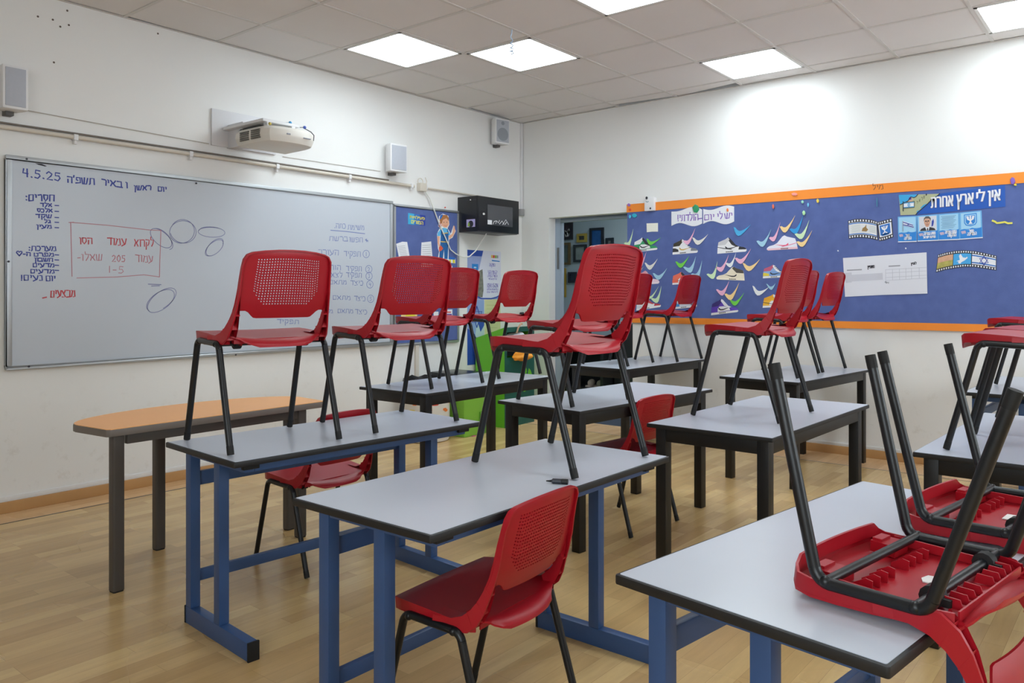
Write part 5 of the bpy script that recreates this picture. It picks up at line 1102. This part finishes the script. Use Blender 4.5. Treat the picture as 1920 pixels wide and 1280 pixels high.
# banner
def zs(x, y, d=BD): return WR(1680+x/8.532, 330+y/8.532, d)
M_BAN = mat('banner_blue', srgb(34, 88, 178), .3); M_LAND = mat('banner_land', srgb(172, 176, 140), .4); M_SEA = mat('banner_sea', srgb(56, 160, 214), .35)
q = Wall('R'); e = BD+.0005
q.sheet([zs(40, 300), zs(700, 280), zs(1745, 140), zs(1752, 490), zs(310, 618), zs(70, 628)], BD+.0002, e+.001, M_BAN)
def bl(pts, lv, m): q.sheet([zs(*p) for p in pts], e+.001+lv*.0004, e+.0014+lv*.0004, m)
bl([(42, 302), (700, 282), (660, 320), (580, 370), (500, 450), (420, 520), (345, 585), (320, 616), (72, 626)], 0, M_LAND)
bl([(42, 302), (350, 294), (320, 330), (290, 345), (240, 335), (190, 400), (130, 430), (66, 460)], 1, M_SEA)
bl([(600, 350), (640, 318), (675, 325), (655, 360), (610, 378)], 1, M_SEA); bl([(390, 510), (440, 460), (500, 440), (470, 480), (420, 530)], 1, M_SEA); bl([(335, 560), (385, 540), (350, 590), (330, 600)], 1, M_SEA)
for pl in ([(66, 460), (130, 430), (190, 400), (240, 335), (290, 345), (320, 330), (350, 294)], [(320, 616), (345, 585), (420, 520), (500, 450), (580, 370), (660, 320), (700, 282)]): q.stroke([zs(*p) for p in pl], .006, e+.0025, M_INKK)
bl([(125, 425), (295, 405), (293, 500), (125, 515)], 2, M_PAPER); q.stroke([zs(118, 410), zs(118, 560)], .006, e+.003, M_INKK)
for pl in ([(125, 425), (295, 405)], [(125, 515), (293, 500)], [(295, 405), (293, 500)]): q.stroke([zs(*p) for p in pl], .004, e+.003, M_INKK)
q.stroke([zs(130, 437), zs(290, 420)], .005, e+.003, M_SEA); q.stroke([zs(130, 503), zs(290, 488)], .005, e+.003, M_SEA)
for s_ in (1, -1): q.stroke([zs(208+24*math.sin(2*PI*k/3), 463-s_*24*math.cos(2*PI*k/3)) for k in range(4)], .004, e+.003, M_SEA)
bl([(205, 350), (240, 325), (250, 370), (215, 385)], 2, mat('purple_scrap', srgb(84, 40, 150), .5)); bl([(180, 410), (250, 370), (290, 365), (250, 415)], 2, mat('tan_scrap', srgb(206, 170, 140), .5))
for k, ch in enumerate('ישראל'): x = 487-k*36; y = 322+k*28; printed(q, ch, zs(x-10, y+10, e), zs(x+10, y+8, e), .022, e+.003, M_INKK)
d_ = e+.0018; dsh = e+.0015
for txt, x0, y0, x1, y1, h in (('אחרת', 562, 510, 912, 478, .075), ('ארץ', 970, 470, 1238, 440, .075), ('לי', 1290, 415, 1420, 400, .085), ('אין', 1475, 412, 1668, 385, .075)):
    printed(q, txt, zs(x0+6, y0+6, d_), zs(x1+6, y1+6, d_), h, dsh, mat('banner_shadow', srgb(120, 84, 84), .5), bold=.002); printed(q, txt, zs(x0, y0, d_), zs(x1, y1, d_), h, d_+.0012, M_PAPER, bold=.003)
tag(q.build('banner'), 'blue banner with white Hebrew lettering and a small map, top right of the display board', 'banner')

# four cards under it
M_CT = mat('card_sky', srgb(160, 206, 234), .35); M_CB = mat('card_blue', srgb(46, 130, 208), .35); M_CF = mat('card_fade', srgb(110, 174, 224), .35); M_SUIT = mat('print_suit', srgb(44, 42, 48), .5); M_PFACE = mat('print_face', srgb(206, 160, 134), .5)
CARDS = [((28, 650), (332, 636), (330, 1050), (36, 1058), 'pale blue card with a waving flag, first of the four under the banner'), ((336, 636), (672, 610), (680, 1032), (350, 1046), 'card with a man in a dark suit, second of four under the banner'),
 ((676, 610), (1012, 585), (1020, 1018), (682, 1030), 'pale blue card with lines of text, third of the four under the banner'), ((1016, 585), (1368, 550), (1388, 990), (1022, 1016), 'pale blue card with a shield emblem, last of the four under the banner')]
for k, (A, B_, C_, D_, lab) in enumerate(CARDS):
    q = Wall('R')
    def cp(u, v): return zs(A[0]+(B_[0]-A[0])*u*(1-v)+(D_[0]-A[0])*v*(1-u)+(C_[0]-A[0])*u*v, A[1]+(B_[1]-A[1])*u*(1-v)+(D_[1]-A[1])*v*(1-u)+(C_[1]-A[1])*u*v)
    def cs(pts, lv, m): q.sheet([cp(*p) for p in pts], BD+.0002+lv*.0004, BD+.0014+lv*.0004, m)
    cs([(0, 0), (1, 0), (1, 1), (0, 1)], 0, M_CF); cs([(.06, .04), (.94, .04), (.94, .62), (.06, .62)], 1, M_CT)
    cs([(.02, .66), (.2, .62), (.35, .66), (.55, .60), (.75, .64), (.98, .60), (.98, .98), (.02, .98)], 2, M_CB); cs([(.05, .70), (.25, .68), (.28, .78), (.1, .80)], 3, mat('card_flag_bits', srgb(190, 170, 190), .5))
    q.stroke([cp(.01, .985), cp(.99, .985)], .006, BD+.004, M_PAPER)
    if k == 0:
        cs([(.28, .18), (.5, .24), (.8, .32), (.84, .46), (.55, .40), (.3, .36)], 3, M_PAPER); q.stroke([cp(.28, .22), cp(.5, .28), cp(.8, .36)], .006, BD+.004, M_DBL); q.stroke([cp(.3, .33), cp(.55, .37), cp(.83, .43)], .006, BD+.004, M_DBL); q.stroke([cp(.27, .18), cp(.27, .58)], .004, BD+.004, M_PRINT); q.stroke([cp(.53, .29), cp(.58, .34), cp(.52, .34), cp(.56, .29)], .004, BD+.0042, M_DBL); tt = (('דגל', .42, .62, .80), ('המדינה', .34, .72, .92))
    if k == 1:
        cs([(.10, .05), (.92, .05), (.92, .60), (.10, .60)], 2, mat('card_grey', srgb(206, 208, 216), .4)); cs([(.12, .60), (.18, .52), (.34, .47), (.62, .47), (.82, .52), (.88, .60)], 3, M_SUIT); cs([(.38, .47), (.58, .47), (.54, .60), (.44, .60)], 4, M_PAPER); cs([(.46, .50), (.52, .50), (.52, .60), (.46, .60)], 5, M_SUIT)
        cs([(.33, .18), (.40, .10), (.56, .10), (.63, .18), (.62, .32), (.56, .43), (.48, .47), (.40, .43), (.34, .32)], 4, M_PFACE); cs([(.31, .24), (.33, .12), (.42, .05), (.56, .05), (.65, .12), (.66, .24), (.62, .17), (.55, .13), (.40, .13), (.35, .17)], 5, mat('print_hair', srgb(90, 84, 82), .5))
        for x in (.42, .54): q.ell(cp(x, .23), .006, .004, BD+.0042, BD+.0046, M_SUIT, 8)
        q.stroke([cp(.48, .25), cp(.475, .31), cp(.50, .315)], .003, BD+.0042, mat('print_shade', srgb(160, 110, 90), .5)); q.stroke([cp(.43, .37), cp(.49, .38), cp(.54, .365)], .004, BD+.0042, mat('print_lip', srgb(150, 80, 76), .5)); cs([(.70, .25), (.78, .16), (.80, .28), (.76, .42), (.68, .46)], 3, M_DBL); tt = (('נשיא המדינה', .30, .86, .78), ('מדינת ישראל', .26, .86, .90))
    if k == 2:
        for n in range(9): q.stroke([cp(.14+(n % 2)*.05, .10+n*.055), cp(.84-(n % 3)*.06, .095+n*.055)], .0035, BD+.0035, mat('card_print', srgb(120, 160, 190), .6))
        tt = (('המנון המדינה', .32, .86, .76), ('התקווה', .44, .84, .88))
    if k == 3:
        cs([(.20, .09), (.78, .07), (.78, .40), (.70, .50), (.49, .54), (.28, .50), (.20, .40)], 3, M_CB); cs([(.24, .12), (.74, .11), (.74, .39), (.67, .47), (.49, .50), (.31, .47), (.24, .39)], 4, M_CT); cs([(.28, .15), (.70, .14), (.70, .38), (.64, .45), (.49, .48), (.34, .45), (.28, .38)], 5, M_CB)
        for a in (.10, .16): q.stroke([cp(.49-a, .18), cp(.49-a*.8, .28), cp(.49, .33), cp(.49+a*.8, .28), cp(.49+a, .18)], .007, BD+.0045, M_PAPER)
        q.stroke([cp(.49, .17), cp(.49, .42)], .009, BD+.0046, M_PAPER); cs([(.40, .45), (.46, .38), (.52, .38), (.58, .45)], 6, M_PAPER); tt = (('סמל', .42, .62, .76), ('המדינה', .34, .74, .88))
    for txt, x0, x1, y in tt: printed(q, txt, cp(x0, y), cp(x1, y-.01), .022, BD+.0040, M_PAPER, bold=.0012)
    tag(q.build('picture_card'), lab, 'card', 'four blue cards under the banner')

# film strips
def zf(x, y, d=BD): return WR(1580+x/6.194, 400+y/6.194, d)
M_FILM = mat('film_black', srgb(44, 44, 48), .5)
def strip(q, top, bot, nh, m0=None):
    """a strip between two polylines: black bands with white perforations top and bottom"""
    def at(pl, t):
        s_ = t*(len(pl)-1); i = min(int(s_), len(pl)-2); f_ = s_-i; return (pl[i][0]+(pl[i+1][0]-pl[i][0])*f_, pl[i][1]+(pl[i+1][1]-pl[i][1])*f_)
    def pt(t, v): a = at(top, t); b = at(bot, t); return zf(a[0]+(b[0]-a[0])*v, a[1]+(b[1]-a[1])*v)
    N = 12; q.sheet([pt(k/N, 0) for k in range(N+1)]+[pt(1-k/N, 1) for k in range(N+1)], BD+.0002, BD+.0014, M_FILM)
    for k in range(nh):
        t0, t1 = (k+.25)/nh, (k+.75)/nh
        for v0, v1 in ((.035, .13), (.87, .965)): q.sheet([pt(t0, v0), pt(t1, v0), pt(t1, v1), pt(t0, v1)], BD+.0015, BD+.0018, M_PAPER)
    return pt
q = Wall('R')
pt = strip(q, [(62, 85), (150, 64), (240, 62), (330, 72), (400, 92)], [(72, 295), (150, 282), (240, 280), (330, 292), (410, 312)], 11)
def fr(pt, t0, t1, v0, v1, lv, m): N = 6; q.sheet([pt(t0+(t1-t0)*k/N, v0) for k in range(N+1)]+[pt(t1-(t1-t0)*k/N, v1) for k in range(N+1)], BD+.0015+lv*.0004, BD+.0019+lv*.0004, m)
fr(pt, .02, .97, .17, .83, 0, mat('film_white', srgb(218, 220, 222), .5)); fr(pt, .02, .97, .19, .24, 1, M_MBL); fr(pt, .02, .97, .76, .81, 1, M_MBL)
q.sheet([pt(.45, .66), pt(.48, .50), pt(.55, .42), pt(.60, .28), pt(.60, .45), pt(.66, .55), pt(.60, .66)], BD+.0024, BD+.0028, mat('print_brown', srgb(150, 118, 70), .6))
for k in range(6): q.stroke([pt(.10+.02*(k % 2), .32+k*.07), pt(.40, .30+k*.07)], .003, BD+.0026, mat('faint_grey_print', srgb(186, 196, 190), .7)); q.stroke([pt(.70, .34+k*.06), pt(.92, .33+k*.06)], .003, BD+.0026, MATS['faint_grey_print'])
pt = strip(q, [(400, 100), (470, 82), (572, 56)], [(425, 322), (500, 305), (588, 274)], 6)
fr(pt, .08, .95, .18, .82, 0, M_PAPER); fr(pt, .16, .86, .22, .74, 1, M_MBL); fr(pt, .26, .76, .70, .78, 1, M_MBL)
for a in (.12, .2): q.stroke([pt(.51-a, .32), pt(.51-a*.7, .44), pt(.51, .50), pt(.51+a*.7, .44), pt(.51+a, .32)], .006, BD+.0026, M_PAPER)
q.stroke([pt(.51, .30), pt(.51, .62)], .007, BD+.0027, M_PAPER); q.stroke([pt(.38, .66), pt(.51, .58), pt(.64, .66)], .007, BD+.0027, M_PAPER)
tag(q.build('film_strip'), 'bent paper film strip with a blue shield, left of the four cards', 'paper cut-out', 'paper film strips')
q = Wall('R')
pt = strip(q, [(1108, 480), (1200, 452), (1310, 432), (1420, 428), (1530, 436), (1660, 462), (1788, 492)], [(1082, 685), (1190, 655), (1300, 636), (1410, 620), (1525, 622), (1660, 640), (1785, 660)], 24)
fr(pt, .01, .295, .18, .82, 0, mat('film_sunset', srgb(206, 160, 130), .5, noise=.4, nscale=25)); fr(pt, .01, .295, .5, .82, 1, mat('film_fields', srgb(168, 160, 84), .5, noise=.6, nscale=30)); fr(pt, .305, .615, .18, .82, 0, mat('film_sky', srgb(64, 160, 220), .5)); fr(pt, .63, .99, .18, .82, 0, M_PAPER)
fr(pt, .63, .99, .24, .32, 1, M_MBL); fr(pt, .63, .99, .68, .76, 1, M_MBL)
cx_, cz_ = pt(.81, .5)
for s_ in (1, -1): q.stroke([(cx_+.030*math.sin(2*PI*k/3), cz_+s_*.030*math.cos(2*PI*k/3)) for k in range(4)], .006, BD+.0028, M_DBL)
q.sheet([pt(.36, .62), pt(.42, .55), pt(.40, .30), pt(.43, .20), pt(.47, .42), pt(.52, .45), pt(.545, .38), pt(.555, .45), pt(.51, .60), pt(.45, .70), pt(.43, .78), pt(.39, .72), pt(.40, .64)], BD+.0024, BD+.0028, M_PAPER)
tag(q.build('film_strip'), 'curved paper film strip with a landscape, white dove and flag', 'paper cut-out', 'paper film strips')

# white printed timetable made of two sheets
q = Wall('R'); q.sheet([zf(5, 518), zf(480, 485), zf(482, 945), zf(28, 968)], BD+.0002, BD+.0022, mat('white_sheet', srgb(216, 218, 226), .7)); q.sheet([zf(470, 486), zf(975, 452), zf(985, 930), zf(470, 946)], BD+.0024, BD+.004, MATS['white_sheet'])
M_GR = mat('grey_table', srgb(196, 198, 208), .7); M_GL = mat('grey_line', srgb(190, 192, 202), .7); dz_ = BD+.0046
q.sheet([zf(30, 690), zf(105, 684), zf(108, 800), zf(36, 806)], BD+.0022, BD+.0028, M_GR); q.sheet([zf(105, 712), zf(465, 690), zf(468, 770), zf(108, 790)], BD+.0022, BD+.0028, M_GR)
for y in (650, 690, 740, 775): q.stroke([zf(500, y+4), zf(975, y-24)], .003, dz_, M_GL)
for x in (500, 580, 660, 735, 800, 890): q.stroke([zf(x, 652-(x-500)*.06), zf(x+2, 780-(x-500)*.06)], .003, dz_, M_GL)
printed(q, 'משפיץ', zf(290, 640), zf(370, 634), .022, BD+.003, M_INKK, bold=.0015); printed(q, 'לוגיץ', zf(795, 600), zf(858, 592), .022, dz_, M_INKK, bold=.0015)
M_SM = mat('small_print', srgb(150, 152, 160), .7)
for x0, x1, y0, y1, dz2 in ((55, 220, 660, 652, BD+.003), (540, 665, 613, 606, dz_)):
    x = x0
    while x < x1: w_ = 9+(x*7 % 5); q.stroke([zf(x, y0+(y1-y0)*(x-x0)/(x1-x0)), zf(min(x1, x+w_), y0+(y1-y0)*(x-x0)/(x1-x0))], .008, dz2, M_SM); x += w_+4
q.stroke([zf(500, 795), zf(512, 805)], .012, dz_, M_SM); q.stroke([zf(522, 800), zf(535, 812), zf(537, 798)], .006, dz_, M_SM)
tag(q.build('timetable_sheet'), 'large white printed table made of two sheets, under the film strip and the cards', 'paper')

# small knobs and holes on the walls
scr = Wall('L')
for (u, v) in ((126, 20), (71, 31), (99, 37), (129, 47), (113, 50), (101, 117), (296, 63)): scr.ell(WL(u, v), .006, .006, .0002, .0014, mat('wall_hole', srgb(96, 84, 76), .8), 8)
struct(scr.build('trim_5'))
